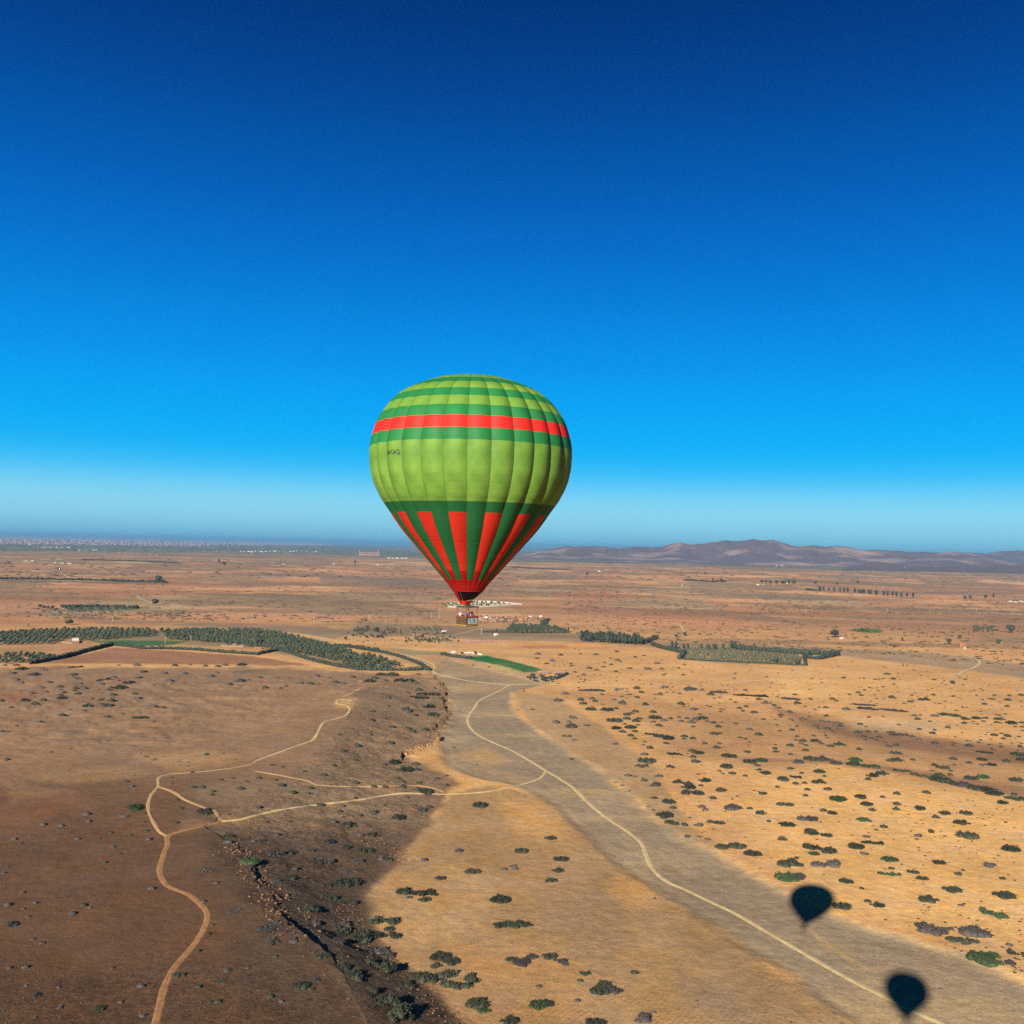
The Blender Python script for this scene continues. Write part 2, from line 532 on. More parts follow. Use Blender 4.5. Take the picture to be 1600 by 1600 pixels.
def soil_colours():
    col = np.zeros((len(LU), 3))
    col[:] = C(204, 152, 100)
    n1 = fbm(LX / 140, LY / 140, 71, 4); n2 = fbm(LX / 500, LY / 500, 72, 3)
    # --- right plain
    paint(col, sstep(-0.1, 0.5, n1), C(186, 136, 92), 0.6)
    paint(col, poly_mask([(1180, 1215), (1330, 1200), (1450, 1230), (1620, 1262), (1620, 1500), (1500, 1470), (1350, 1430), (1180, 1330)], 40, 30, 80), C(216, 164, 106), 0.75)
    paint(col, poly_mask([(1210, 1140), (1290, 1110), (1330, 1130), (1290, 1145)], 20, 10), C(225, 175, 118), 0.6)
    paint(col, poly_mask([(1210, 1060), (1290, 1062), (1320, 1080), (1230, 1085)], 20, 10), C(222, 172, 112), 0.6)
    paint(col, poly_mask([(850, 1078), (1020, 1088), (1200, 1098), (1300, 1120), (1450, 1150), (1620, 1165), (1620, 1245), (1500, 1224), (1400, 1206), (1300, 1194), (1150, 1196), (1040, 1180), (1000, 1130)], 26, 30, 60), C(172, 126, 88), 0.75)
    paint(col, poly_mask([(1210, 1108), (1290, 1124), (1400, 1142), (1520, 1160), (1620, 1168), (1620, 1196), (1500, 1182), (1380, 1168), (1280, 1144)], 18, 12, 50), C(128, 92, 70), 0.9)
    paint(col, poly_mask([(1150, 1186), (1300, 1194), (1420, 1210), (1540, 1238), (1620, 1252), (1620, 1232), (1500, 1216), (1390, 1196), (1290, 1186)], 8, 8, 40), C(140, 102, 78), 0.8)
    paint(col, poly_mask([(1320, 1120), (1420, 1122), (1500, 1135), (1420, 1145), (1330, 1138)], 16, 10), C(180, 148, 118), 0.6)
    # --- between the river and the thorn scrub: browner silt
    paint(col, poly_mask([(800, 1078), (870, 1090), (930, 1128), (975, 1166), (1010, 1185), (1040, 1230), (1080, 1290), (1130, 1330), (1050, 1300), (990, 1240), (930, 1198), (880, 1170), (830, 1130)], 7, 5, 30), C(166, 130, 96), 0.9)
    paint(col, poly_mask([(1150, 1352), (1240, 1400), (1330, 1440), (1480, 1480), (1620, 1530), (1620, 1545), (1480, 1500), (1330, 1462), (1240, 1425)], 7, 6, 30), C(196, 156, 108), 0.8)
    # --- tan flat between the slope and the river
    m = poly_mask([(700, 1240), (760, 1225), (850, 1245), (925, 1312), (1000, 1372), (1105, 1440), (1200, 1505), (1350, 1610), (1350, 3000), (720, 3000), (720, 1600), (640, 1520), (575, 1440), (570, 1400), (620, 1338), (684, 1265)], 9, 16, 26)
    tanflat = m
    paint(col, m, C(162, 123, 86))
    for pts, c, k in (([(600, 1380), (700, 1350), (780, 1390), (760, 1450), (640, 1480), (590, 1430)], (184, 140, 96), .6),
                      ([(820, 1290), (900, 1310), (960, 1350), (900, 1400), (840, 1360)], (178, 134, 92), .6),
                      ([(835, 1320), (960, 1400), (990, 1480), (900, 1490), (820, 1440)], (148, 114, 86), .65),
                      ([(860, 1330), (940, 1340), (1040, 1420), (1180, 1510), (1300, 1600), (1150, 1600), (1030, 1500), (900, 1420)], (150, 117, 86), .6),
                      ([(790, 1250), (850, 1258), (885, 1290), (870, 1308), (800, 1290)], (200, 146, 90), .7),
                      ([(965, 1375), (1010, 1378), (1040, 1405), (1000, 1415), (970, 1400)], (200, 146, 92), .7),
                      ([(1000, 1450), (1100, 1500), (1130, 1540), (1000, 1500)], (180, 136, 94), .5),
                      ([(1060, 1530), (1130, 1545), (1160, 1590), (1080, 1580)], (140, 112, 90), .6),
                      ([(700, 1480), (860, 1470), (930, 1540), (900, 1600), (700, 1600)], (176, 130, 88), .6),
                      ([(560, 1500), (660, 1530), (740, 1600), (700, 1600)], (160, 118, 80), .5)):
        paint(col, poly_mask(pts, 28, 24, 40, 1.6), C(*c), k)
    # --- plateau on the left
    pl = poly_mask([(-900, 1043), (400, 1043), (560, 1050), (680, 1056), (700, 1090), (694, 1120), (678, 1160), (625, 1179), (700, 1212), (714, 1225), (684, 1265), (620, 1338), (570, 1398), (574, 1440), (600, 1478), (640, 1520), (730, 1605), (760, 3000), (-900, 3000)], 9, 16, 26)
    paint(col, pl, C(150, 113, 85))
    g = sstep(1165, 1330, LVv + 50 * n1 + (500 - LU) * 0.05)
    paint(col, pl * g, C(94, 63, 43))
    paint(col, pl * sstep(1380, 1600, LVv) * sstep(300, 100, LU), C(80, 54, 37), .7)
    paint(col, pl * sstep(-0.15, 0.4, n2), C(124, 96, 78), 0.35)
    slope = poly_mask([(560, 1080), (640, 1060), (694, 1075), (690, 1130), (625, 1179), (700, 1212), (684, 1265), (620, 1338), (570, 1398), (600, 1478), (720, 1605), (585, 1605), (480, 1470), (402, 1368), (318, 1292), (410, 1236), (512, 1176), (552, 1108)], 16, 18, 30)
    paint(col, slope, C(136, 107, 84), .85)
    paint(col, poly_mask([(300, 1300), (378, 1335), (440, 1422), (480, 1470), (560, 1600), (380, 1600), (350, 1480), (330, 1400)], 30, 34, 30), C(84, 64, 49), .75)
    paint(col, slope * sstep(1260, 1340, LVv), C(86, 66, 52), .92)  # shade of the slope facing away from the sun, deepened in its colour
    for pts, c, k in (([(0, 1240), (130, 1232), (140, 1255), (60, 1285), (0, 1290)], (128, 80, 54), .4),
                      ([(60, 1205), (200, 1195), (240, 1208), (160, 1222), (60, 1222)], (150, 114, 82), .7),
                      ([(200, 1180), (340, 1172), (400, 1185), (280, 1205)], (168, 126, 84), .5),
                      ([(0, 1215), (60, 1228), (120, 1236), (20, 1252)], (150, 112, 80), .5),
                      ([(0, 1080), (60, 1082), (40, 1095), (0, 1095)], (140, 92, 64), .7),
                      ([(360, 1048), (420, 1045), (420, 1052), (370, 1054)], (110, 92, 82), .8),
                      ([(85, 1140), (140, 1142), (120, 1147)], (110, 90, 78), .7),
                      ([(270, 1100), (320, 1101), (300, 1104)], (120, 96, 82), .7),
                      ([(90, 1155), (180, 1150), (140, 1160)], (120, 96, 80), .6),
                      ([(280, 1135), (330, 1130), (320, 1135)], (120, 96, 82), .6),
                      ([(300, 1225), (400, 1215), (420, 1240), (350, 1262), (310, 1250)], (130, 104, 84), .6),
                      ([(525, 1092), (556, 1092), (550, 1108), (520, 1106)], (190, 146, 98), .7),
                      ([(340, 1275), (370, 1276), (400, 1280), (350, 1288)], (150, 104, 70), .8),
                      ([(280, 1285), (300, 1280), (330, 1290), (280, 1300)], (140, 104, 72), .6),
                      ([(660, 1175), (720, 1160), (760, 1190), (700, 1200), (640, 1190)], (176, 132, 88), .5)):
        paint(col, poly_mask(pts, 10, 9, 25), C(*c), k)
    # --- river bed
    rmask = np.zeros(len(LU)); nearr = LR < 4200
    x, y = LX[nearr], LY[nearr]
    d = line_dist(RIVER + [RIVER[0]], x, y)
    sd = np.where(inside(RIVER, x, y), d, -d) + 6 * fbm(x / 26, y / 26, 51, 4)
    rmask[nearr] = sstep(-6, 8, sd + 5 * fbm(x / 11, y / 11, 53, 3))
    paint(col, rmask, C(146, 122, 101))
    brd = np.zeros(len(LU)); brd[nearr] = fbm(d / 9.0 + 0.8 * fbm(x / 60, y / 60, 54, 3), (x + y) / 150, 55, 4)
    paint(col, rmask * sstep(0.12, 0.4, brd), C(168, 140, 110), 0.35)
    paint(col, rmask * sstep(0.12, 0.4, -brd), C(140, 118, 96), 0.35)
    st = fbm(LX / 120 + LY / 400, LY / 34, 77, 4)
    paint(col, rmask * sstep(0.0, 0.6, st), C(178, 146, 108), 0.6)
    paint(col, rmask * sstep(0.1, 0.6, -st), C(142, 120, 98), 0.6)
    for pts, c, k in (([(700, 1180), (760, 1168), (800, 1190), (760, 1200)], (180, 136, 92), .6),
                      ([(740, 1200), (850, 1218), (800, 1222)], (180, 140, 100), .5),
                      ([(1262, 1450), (1300, 1480), (1370, 1520), (1340, 1510), (1290, 1482)], (186, 146, 96), .8),
                      ([(720, 1070), (790, 1075), (760, 1085)], (176, 138, 98), .5),
                      ([(1050, 1345), (1085, 1372), (1065, 1370)], (182, 142, 100), .5)):
        paint(col, poly_mask(pts, 9, 7, 22), C(*c), k)
    # --- middle distance
    band = [([(560, 1010), (700, 1020), (850, 1045), (870, 1066), (670, 1048), (600, 1024)], (160, 128, 98), .6),
            ([(560, 972), (760, 980), (900, 990), (1010, 1004), (1150, 1006), (1320, 1014), (1460, 1020), (1620, 1040), (1620, 1062), (1540, 1050), (1320, 1026), (1000, 1010), (880, 1003), (760, 1000), (640, 994), (540, 990)], (146, 122, 100), .85),
            ([(0, 940), (70, 946), (170, 966), (300, 972), (500, 978), (560, 990), (520, 998), (420, 984), (300, 978), (160, 974), (60, 960), (0, 952)], (142, 120, 102), .85),
            ([(-200, 986), (60, 985), (240, 984), (400, 985), (500, 1000), (620, 1040), (560, 1048), (400, 1014), (120, 1000), (-200, 1010)], (120, 106, 84), .8),
            ([(-200, 1010), (110, 999), (135, 1003), (170, 1010), (50, 1037), (-200, 1038)], (158, 114, 84), .7),
            ([(250, 1006), (400, 1012), (560, 1047), (480, 1034), (400, 1022), (250, 1014)], (176, 130, 92), .7),
            ([(800, 1004), (900, 1004), (1010, 1011), (900, 1014), (800, 1013)], (206, 138, 86), .7),
            ([(810, 1010), (880, 1008), (890, 1012), (830, 1014)], (150, 104, 80), .7),
            ([(1060, 1010), (1250, 1020), (1256, 1040), (1120, 1036), (1062, 1030)], (146, 124, 96), .85),
            ([(640, 993), (700, 996), (740, 1008), (700, 1006)], (178, 140, 106), .7)]
    for pts, c, k in band:
        paint(col, poly_mask(pts, 6, 5, 60, 4.0), C(*c), k)
    # --- far plain: parcels of ploughed, fallow and bare earth, long sand streaks
    fz = sstep(1900, 3300, LR + 500 * fbm(LX / 900, LY / 900, 80, 3))
    far = LR > 1500
    x = LX[far] / 420 + 0.5 * fbm(LX[far] / 1500, LY[far] / 1500, 81, 2); y = LY[far] / 760
    ci = np.floor(x); cj = np.floor(y)
    best = np.full(x.shape, 9e9); idr = np.zeros(x.shape); idg = np.zeros(x.shape)
    for a in (-1, 0, 1):
        for b_ in (-1, 0, 1):
            qx = ci + a + _hash(ci + a, cj + b_, 5); qy = cj + b_ + _hash(ci + a, cj + b_, 6)
            dd = np.abs(qx - x) + np.abs(qy - y)
            t = dd < best
            best = np.where(t, dd, best); idr = np.where(t, _hash(ci + a, cj + b_, 7), idr); idg = np.where(t, _hash(ci + a, cj + b_, 8), idg)
    pal = np.array([C(200, 142, 100), C(188, 132, 96), C(172, 124, 94), C(150, 112, 90), C(166, 138, 108), C(206, 152, 110), C(140, 116, 94), C(178, 120, 90)])
    pc = pal[np.clip((idr * len(pal)).astype(int), 0, len(pal) - 1)]
    sf = fbm(LX[far] / 1500, LY[far] / 500, 83, 5)
    pc = pc * np.array([0.90, 0.84, 0.84]) * (1 + 0.6 * sf[:, None])
    leftish = sstep(1000, 300, LU[far]) * sstep(2500, 6000, LR[far])
    pc = pc * (1 - 0.18 * leftish[:, None])
    a = fz[far][:, None] * 0.8
    col[far] = col[far] * (1 - a) + pc * a
    # scrub-covered grey streaks
    s2 = fbm(LX / 1100, LY / 330, 85, 5)
    paint(col, sstep(2200, 4500, LR) * sstep(0.05, 0.35, s2), C(122, 104, 86), .7)
    s3 = fbm(LX / 500, LY / 160, 86, 5)
    paint(col, sstep(1800, 2600, LR) * sstep(0.08, 0.4, s3) * (1 - sstep(9000, 16000, LR)), C(124, 100, 80), .6)
    paint(col, sstep(2500, 5000, LR) * sstep(0.3, 0.55, -s3), C(222, 172, 124), .5)
    for pts, c, k in (([(700, 941), (760, 938), (815, 945), (770, 948), (700, 950)], (205, 182, 150), 1.0),
                      ([(500, 900), (620, 903), (700, 908), (640, 915), (500, 910)], (126, 104, 92), .7),
                      ([(900, 945), (1000, 950), (960, 957), (880, 953)], (150, 100, 78), .6),
                      ([(130, 895), (600, 895), (700, 900), (600, 902), (130, 899)], (140, 104, 92), .4),
                      ([(0, 905), (260, 911), (260, 913), (0, 908)], (96, 92, 72), .8),
                      ([(100, 949), (215, 950), (235, 946), (215, 953), (110, 956)], (92, 100, 74), .9),
                      ([(1020, 910), (1100, 909), (1200, 916), (1100, 920)], (136, 122, 96), .6),
                      ([(1500, 1000), (1560, 1005), (1500, 1006)], (120, 96, 80), .5)):
        paint(col, poly_mask(pts, 3, 2, 120, 5.0), C(*c), k)
    # green belt before the far town and at the foot of the hills
    gb = sstep(11500, 17000, LR * (1 + 0.18 * fbm(LX / 5000, LY / 2500, 88, 3)))
    paint(col, gb, C(98, 98, 82), .85)
    paint(col, gb * sstep(0.1, 0.5, fbm(LX / 3000, LY / 1800, 89, 4)), C(150, 120, 100), .6)
    # crops
    fields = []
    for pts, c, nm in (([(135, 1003), (200, 1000), (290, 1002.5), (270, 1008), (225, 1009.5), (178, 1006)], (66, 96, 58), 'green_field'),
                       ([(714, 1026), (760, 1024), (795, 1032), (846, 1046), (837, 1049.5), (818, 1050.5), (786, 1040), (742, 1032)], (44, 96, 50), 'green_field'),
                       ([(1325, 984), (1345, 982), (1375, 984), (1384, 988.5), (1350, 988.5)], (74, 104, 58), 'green_field'),
                       ([(62, 1036.5), (178, 1012), (300, 1019), (400, 1026), (488, 1040), (370, 1038.5)], (150, 104, 78), 'ploughed_field')):
        mk = poly_mask(pts, 3.0, 4.5, 30, 4.0)
        cc = C(*c)
        paint(col, mk, cc)
        if nm == 'green_field': paint(col, mk * sstep(-0.05, 0.45, fbm(LX / 28, LY / 28, 97, 3)), C(104, 112, 66), .55)
        if nm == 'ploughed_field':
            w = np.sin((LX * 0.34 + LY * 0.94) * 0.22 + 2 * fbm(LX / 120, LY / 120, 91, 2))
            col *= (1 + 0.06 * (mk * w)[:, None])
        fields.append((nm, mk > 0.5))
    paint(col, poly_mask([(742, 1033), (790, 1043), (820, 1053), (800, 1052), (765, 1041)], 3, 3, 20, 4), C(172, 158, 104), .9)
    paint(col, poly_mask([(600, 1012), (690, 1018), (700, 1022), (640, 1024)], 4, 4, 20, 4), C(120, 122, 84), .6)
    rocky = np.zeros(len(LU))
    near = LR < 3000
    x, y = LX[near], LY[near]
    rk = slope[near] * (0.45 + 0.5 * sstep(-.1, .5, fbm(x / 30, y / 30, 93, 4)))
    for line, w_ in ((CLIFF_UP, 14), (CLIFF_RIVER, 10), (CLIFF_LOW, 10), (GULLY, 8)):
        rk = np.maximum(rk, np.exp(-(line_dist(line, x, y) / w_) ** 2))
    rk = np.maximum(rk, pl[near] * sstep(1480, 1560, LVv[near] + 40 * n1[near]) * 0.5)
    rk = np.maximum(rk, rmask[near] * 0.12)
    rocky[near] = rk
    furrow = np.clip(tanflat * sstep(-0.1, 0.3, fbm(LX / 90, LY / 90, 95, 3)) + fields[3][1] * 1.0, 0, 1)
    return np.clip(col, 0.004, 0.9), rocky, rmask, pl, fields, furrow


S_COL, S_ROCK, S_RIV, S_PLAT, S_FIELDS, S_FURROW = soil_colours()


def land_piece(name, faces):
    used, invx = np.unique(LF[faces].ravel(), return_inverse=True)
    me = mesh_np(name, LV[used], invx.reshape(-1, 4), smooth=True)
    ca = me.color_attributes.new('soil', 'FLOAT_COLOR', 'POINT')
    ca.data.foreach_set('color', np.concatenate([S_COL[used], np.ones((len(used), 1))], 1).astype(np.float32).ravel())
    fa = me.attributes.new('rocky', 'FLOAT', 'POINT')
    fa.data.foreach_set('value', S_ROCK[used].astype(np.float32))
    fb_ = me.attributes.new('furrow', 'FLOAT', 'POINT')
    fb_.data.foreach_set('value', S_FURROW[used].astype(np.float32))
    o = link(name, me, None, M_SOIL)
    return tag(o, kind='structure')


_fm = lambda vm: vm[LF].mean(1) > 0.5
left = np.ones(len(LF), dtype=bool)
for nm, mk in S_FIELDS:
    f = _fm(mk.astype(float)) & left
    left &= ~f
    land_piece(nm, f)
f = _fm(S_RIV) & left; left &= ~f
o = land_piece('riverbed', f)
f = _fm(S_PLAT) & left; left &= ~f
land_piece('plateau', f)
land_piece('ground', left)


# ------------------------------------------------------------------ dirt tracks, draped on the land
def resample(pts, step):
    out_ = [np.array(pts[0], float)]
    P = [np.array(p, float) for p in pts]
    # Catmull-Rom through the points
    Q = [P[0]] + P + [P[-1]]
    for i in range(1, len(Q) - 2):
        n = max(2, int(np.linalg.norm(Q[i + 1] - Q[i]) / step))
        for k in range(1, n + 1):
            t = k / n
            out_.append(0.5 * ((2 * Q[i]) + (-Q[i - 1] + Q[i + 1]) * t + (2 * Q[i - 1] - 5 * Q[i] + 4 * Q[i + 1] - Q[i + 2]) * t * t + (-Q[i - 1] + 3 * Q[i] - 3 * Q[i + 1] + Q[i + 2]) * t ** 3))
    return np.array(out_)


def track(name, uv, width, m, lift=0.12, label=None):
    pts = resample(uv, 3.0)
    P = ground_pts(pts)[:, :2]
    # even spacing in metres
    seg = np.r_[0, np.cumsum(np.hypot(*np.diff(P, axis=0).T))]
    n = int(min(700, max(8, seg[-1] / max(2.5, width * 0.8))))
    s = np.linspace(0, seg[-1], n)
    x = np.interp(s, seg, P[:, 0]); y = np.interp(s, seg, P[:, 1])
    tx = np.gradient(x); ty = np.gradient(y); L = np.hypot(tx, ty) + 1e-9
    nx, ny = -ty / L, tx / L
    cols = np.linspace(-1, 1, 7)
    w = width * (1 + 0.25 * fbm(s / 18, s * 0 + width, 101, 3))
    jit = 0.22 * fbm(s[:, None] / 5 + cols[None, :] * 0, np.sign(cols)[None, :] * 9 + s[:, None] * 0, 103, 3)
    off = cols[None, :] * (w[:, None] / 2) * (1 + jit * (np.abs(cols) > 0.9)[None, :])
    X = x[:, None] + nx[:, None] * off; Y = y[:, None] + ny[:, None] * off
    rr = np.hypot(X, Y)
    Z = height(X, Y) + lift + rr * 1.2e-4
    Z[:, 0] -= 0.35; Z[:, -1] -= 0.35
    V = np.stack([X, Y, Z], -1).reshape(-1, 3)
    i = np.arange(n - 1)[:, None]; j = np.arange(6)[None, :]
    F = np.stack([i * 7 + j, (i + 1) * 7 + j, (i + 1) * 7 + j + 1, i * 7 + j + 1], -1).reshape(-1, 4)
    me = mesh_np(name, V, F, smooth=True)
    ra = me.attributes.new('rut', 'FLOAT', 'POINT')
    ra.data.foreach_set('value', np.tile(np.array([0.1, 0.55, 1.0, 0.35, 1.0, 0.55, 0.1], dtype=np.float32), n))
    o = link(name, me, None, m)
    return tag(o, kind='structure')


def c3(r, g, b): return tuple(float(q) for q in C(r, g, b))


M_TRACK = mat("track_pale_dust", c3(204, 176, 132), c3(184, 152, 110), 0.25, 0.95, 0.3, 0.2)
M_TRACK_RED = mat("track_red_dust", c3(164, 116, 76), c3(140, 94, 60), 0.25, 0.95, 0.3, 0.2)
M_TRACK_MID = mat("track_tan_dust", c3(186, 148, 106), c3(164, 124, 86), 0.25, 0.95, 0.3, 0.2)
for _m, _c in ((M_TRACK, c3(158, 130, 94)), (M_TRACK_RED, c3(120, 82, 54)), (M_TRACK_MID, c3(146, 112, 80))):
    _t = _m.node_tree; _b = _t.nodes['Principled BSDF']; _l = _b.inputs['Base Color'].links[0]; _src = _l.from_socket
    _a = _t.nodes.new('ShaderNodeAttribute'); _a.attribute_name = 'rut'
    _n = _t.nodes.new('ShaderNodeTexNoise'); _n.inputs['Scale'].default_value = 0.06; _n.inputs['Detail'].default_value = 5
    _tc = _t.nodes.new('ShaderNodeTexCoord'); _t.links.new(_tc.outputs['Object'], _n.inputs['Vector'])
    _s = _t.nodes.new('ShaderNodeMath'); _s.operation = 'ADD'; _t.links.new(_a.outputs['Fac'], _s.inputs[0]); _t.links.new(_n.outputs['Fac'], _s.inputs[1])
    _r = _t.nodes.new('ShaderNodeMapRange'); _r.inputs['From Min'].default_value = 0.5; _r.inputs['From Max'].default_value = 1.2; _t.links.new(_s.outputs[0], _r.inputs['Value'])
    _x = _t.nodes.new('ShaderNodeMixRGB'); _t.links.new(_r.outputs[0], _x.inputs['Fac']); _x.inputs['Color1'].default_value = (*_c, 1); _t.links.new(_src, _x.inputs['Color2']); _t.links.new(_x.outputs['Color'], _b.inputs['Base Color'])
track('dirt_road', [(1900, 1830), (1700, 1722), (1520, 1626), (1470, 1599), (1425, 1579), (1382, 1557), (1350, 1542), (1300, 1515), (1250, 1486), (1200, 1457), (1150, 1428), (1112, 1410), (1075, 1392), (1040, 1376), (1020, 1358), (1010, 1338), (1002, 1318), (980, 1299),
                   (960, 1286), (940, 1272), (920, 1255), (897, 1232), (875, 1217), (853, 1204), (825, 1187), (800, 1173), (775, 1162), (750, 1150), (735, 1137), (731, 1122), (742, 1105), (750, 1094), (775, 1082), (797, 1070)], 4.2, M_TRACK)
track('dirt_road', [(853, 1205), (848, 1212), (835, 1220), (800, 1229), (760, 1237), (700, 1241), (625, 1240), (560, 1250), (500, 1257), (440, 1265), (400, 1274), (372, 1281), (346, 1283)], 3.4, M_TRACK, 0.25)
track('dirt_track', [(346, 1283), (320, 1290), (290, 1297), (263, 1306), (262, 1320), (256, 1335), (250, 1362), (262, 1384), (295, 1398), (318, 1418), (324, 1432), (318, 1453), (300, 1480), (272, 1513), (258, 1540), (250, 1570), (243, 1600), (236, 1660), (240, 1780), (270, 1950)], 4.6, M_TRACK_RED)
track('dirt_track', [(262, 1307), (250, 1300), (240, 1285), (232, 1265), (235, 1245), (247, 1229), (248, 1216), (264, 1210), (300, 1207), (350, 1202), (390, 1195), (400, 1189)], 3.2, M_TRACK_MID, 0.2)
track('dirt_track', [(400, 1189), (430, 1178), (465, 1165), (490, 1155), (505, 1130), (522, 1124), (540, 1118), (547, 1108), (540, 1102), (526, 1099), (531, 1093), (552, 1095)], 3.4, M_TRACK, 0.25)
track('dirt_track', [(247, 1229), (272, 1238), (290, 1250), (320, 1262), (335, 1267), (346, 1282)], 4.0, M_TRACK_MID, 0.2)
track('dirt_track', [(400, 1205), (440, 1212), (480, 1220), (500, 1227), (560, 1229), (625, 1228), (665, 1229), (695, 1238)], 2.6, M_TRACK_MID, 0.25)
track('dirt_track', [(535, 1090), (550, 1083), (566, 1075)], 3.0, M_TRACK, 0.3)
track('dirt_road', [(-60, 1037.5), (100, 1038), (200, 1038), (300, 1038.5), (400, 1040), (500, 1045), (600, 1050), (660, 1049), (675, 1048)], 4.0, M_TRACK_MID, 0.3)
track('dirt_road', [(797, 1070), (740, 1065), (700, 1057), (677, 1050), (680, 1042), (668, 1033), (640, 1025), (600, 1017), (560, 1010), (520, 1000), (470, 991), (420, 986)], 4.2, M_TRACK)
track('dirt_road', [(797, 1070), (850, 1069), (950, 1071), (1060, 1073), (1130, 1066), (1200, 1062), (1230, 1061)], 3.4, M_TRACK)
track('dirt_track', [(1232, 1061), (1245, 1050), (1255, 1042)], 4, M_TRACK)
track('dirt_track', [(1496, 1056), (1506, 1048), (1520, 1044), (1531, 1036), (1524, 1030), (1510, 1025), (1503, 1020)], 6.5, M_TRACK, 0.4)
track('dirt_track', [(130, 938), (170, 940), (215, 943), (265, 947), (330, 953), (400, 963), (450, 968), (520, 970)], 6, M_TRACK, 0.5)
track('dirt_track', [(213, 932), (225, 938), (245, 944), (262, 947)], 6, M_TRACK, 0.5)
track('dirt_track', [(247, 945), (220, 953), (190, 959), (176, 965), (178, 971)], 6, M_TRACK, 0.4)
track('dirt_track', [(255, 979), (270, 976), (300, 972)], 5, M_TRACK, 0.4)
track('dirt_track', [(60, 958), (90, 962), (100, 967)], 6, M_TRACK_MID, 0.4)
track('dirt_track', [(800, 953), (840, 957), (880, 962), (960, 969), (1020, 973), (1060, 976), (1069, 988)], 7, M_TRACK, 0.5)
track('dirt_track', [(880, 962), (860, 966), (835, 969)], 6, M_TRACK, 0.5)
track('dirt_track', [(690, 996), (720, 990), (745, 984), (770, 980)], 5, M_TRACK, 0.4)
track('dirt_track', [(1010, 922), (1060, 919), (1068, 912), (1090, 907)], 12, M_TRACK, 0.8)
track('dirt_track', [(95, 895), (105, 901), (112, 905)], 14, M_TRACK, 0.8)

# ------------------------------------------------------------------ hot-air balloons
def fabric(name, c, c2=None, rough=0.6):
    m, t, b = new_mat(name)
    b.inputs['Roughness'].default_value = rough
    b.inputs['Specular IOR Level'].default_value = 0.12
    tc = t.nodes.new('ShaderNodeTexCoord')
    nz = t.nodes.new('ShaderNodeTexNoise'); nz.inputs['Scale'].default_value = 0.55; nz.inputs['Detail'].default_value = 6
    t.links.new(tc.outputs['Object'], nz.inputs['Vector'])
    rp = t.nodes.new('ShaderNodeValToRGB')
    rp.color_ramp.elements[0].position = 0.3; rp.color_ramp.elements[1].position = 0.7
    rp.color_ramp.elements[0].color = (*(x * 0.84 for x in c), 1); rp.color_ramp.elements[1].color = (*(c2 or tuple(x * 1.08 for x in c)), 1)
    t.links.new(nz.outputs['Fac'], rp.inputs['Fac'])
    t.links.new(rp.outputs['Color'], b.inputs['Base Color'])
    # slack cloth: shallow horizontal creases
    mp = t.nodes.new('ShaderNodeMapping'); mp.inputs['Scale'].default_value = (0.35, 0.35, 2.6)
    t.links.new(tc.outputs['Object'], mp.inputs['Vector'])
    nb = t.nodes.new('ShaderNodeTexNoise'); nb.inputs['Scale'].default_value = 1.3; nb.inputs['Detail'].default_value = 3
    t.links.new(mp.outputs[0], nb.inputs['Vector'])
    bp = t.nodes.new('ShaderNodeBump'); bp.inputs['Strength'].default_value = 0.35; bp.inputs['Distance'].default_value = 0.10
    t.links.new(nb.outputs['Fac'], bp.inputs['Height']); t.links.new(bp.outputs['Normal'], b.inputs['Normal'])
    return m


M_LIME = fabric("lime_nylon", (0.074, 0.154, 0.022), (0.102, 0.184, 0.026))
M_GREEN = fabric("green_nylon", (0.012, 0.105, 0.026))
M_GREEN_LOW = fabric("lower_green_nylon", (0.008, 0.066, 0.02))
M_RED = fabric("red_nylon", (0.42, 0.014, 0.009))
M_ORANGE = fabric("orange_red_nylon", (0.32, 0.015, 0.007))
M_DEEP = fabric("deep_red_nomex", (0.20, 0.003, 0.003))
M_BLACK = fabric("black_scoop_panel", (0.004, 0.001, 0.0015))
M_TAPE = fabric("dark_load_tape", (0.012, 0.035, 0.006))
M_INK = mat("black_lettering", (0.02, 0.03, 0.015), rough=0.7)
M_WICKER = mat("wicker", (0.075, 0.040, 0.016), (0.03, 0.016, 0.008), 5, 0.8, 0.8, 0.03)
M_WICKER2 = mat("dark_wicker", (0.10, 0.065, 0.035), (0.05, 0.03, 0.018), 14, 0.8, 0.8, 0.03)
M_LEATHER = mat("red_brown_leather", (0.20, 0.045, 0.03), (0.12, 0.03, 0.02), 9, 0.5)
M_SKID = mat("yellow_wood_skid", (0.26, 0.16, 0.045), (0.16, 0.10, 0.028), 6, 0.6)
M_STEEL = mat("burner_steel", (0.30, 0.29, 0.27), (0.12, 0.12, 0.12), 8, 0.35, metallic=0.8)
M_ROPE = mat("grey_cable", (0.16, 0.14, 0.12), rough=0.6)
M_BANNER = mat("banner_white", (0.30, 0.35, 0.34), (0.20, 0.25, 0.25), 7, 0.6)
M_TEAL = mat("banner_teal", (0.05, 0.12, 0.11), (0.03, 0.07, 0.07), 7, 0.6)

SIL = [(588.3, 0.0), (588.8, 20), (590.6, 40), (594.8, 60), (601, 78), (607.5, 93.5), (614.6, 106.6), (624.7, 120), (637.8, 131.8), (657.5, 144.6), (675, 151), (694.7, 155.8), (712.2, 157), (734, 155.5), (756, 150.4), (777.8, 140.6), (788.8, 133.6),
       (801.9, 124.4), (817.2, 114.4), (832.5, 103), (854.4, 84.2), (876.3, 64.8), (898.2, 45.6), (912, 33.5), (924, 24.4)]
D_B = (BASKET_PT - Vector((0, 0, CAM_H))).dot(_fwd)
PXM = D_B / FOC
sil_h = [(852.0 - y) * PXM for y, r in SIL][::-1]      # height above the camera's eye level
sil_r = [r * PXM * 0.994 for y, r in SIL][::-1]


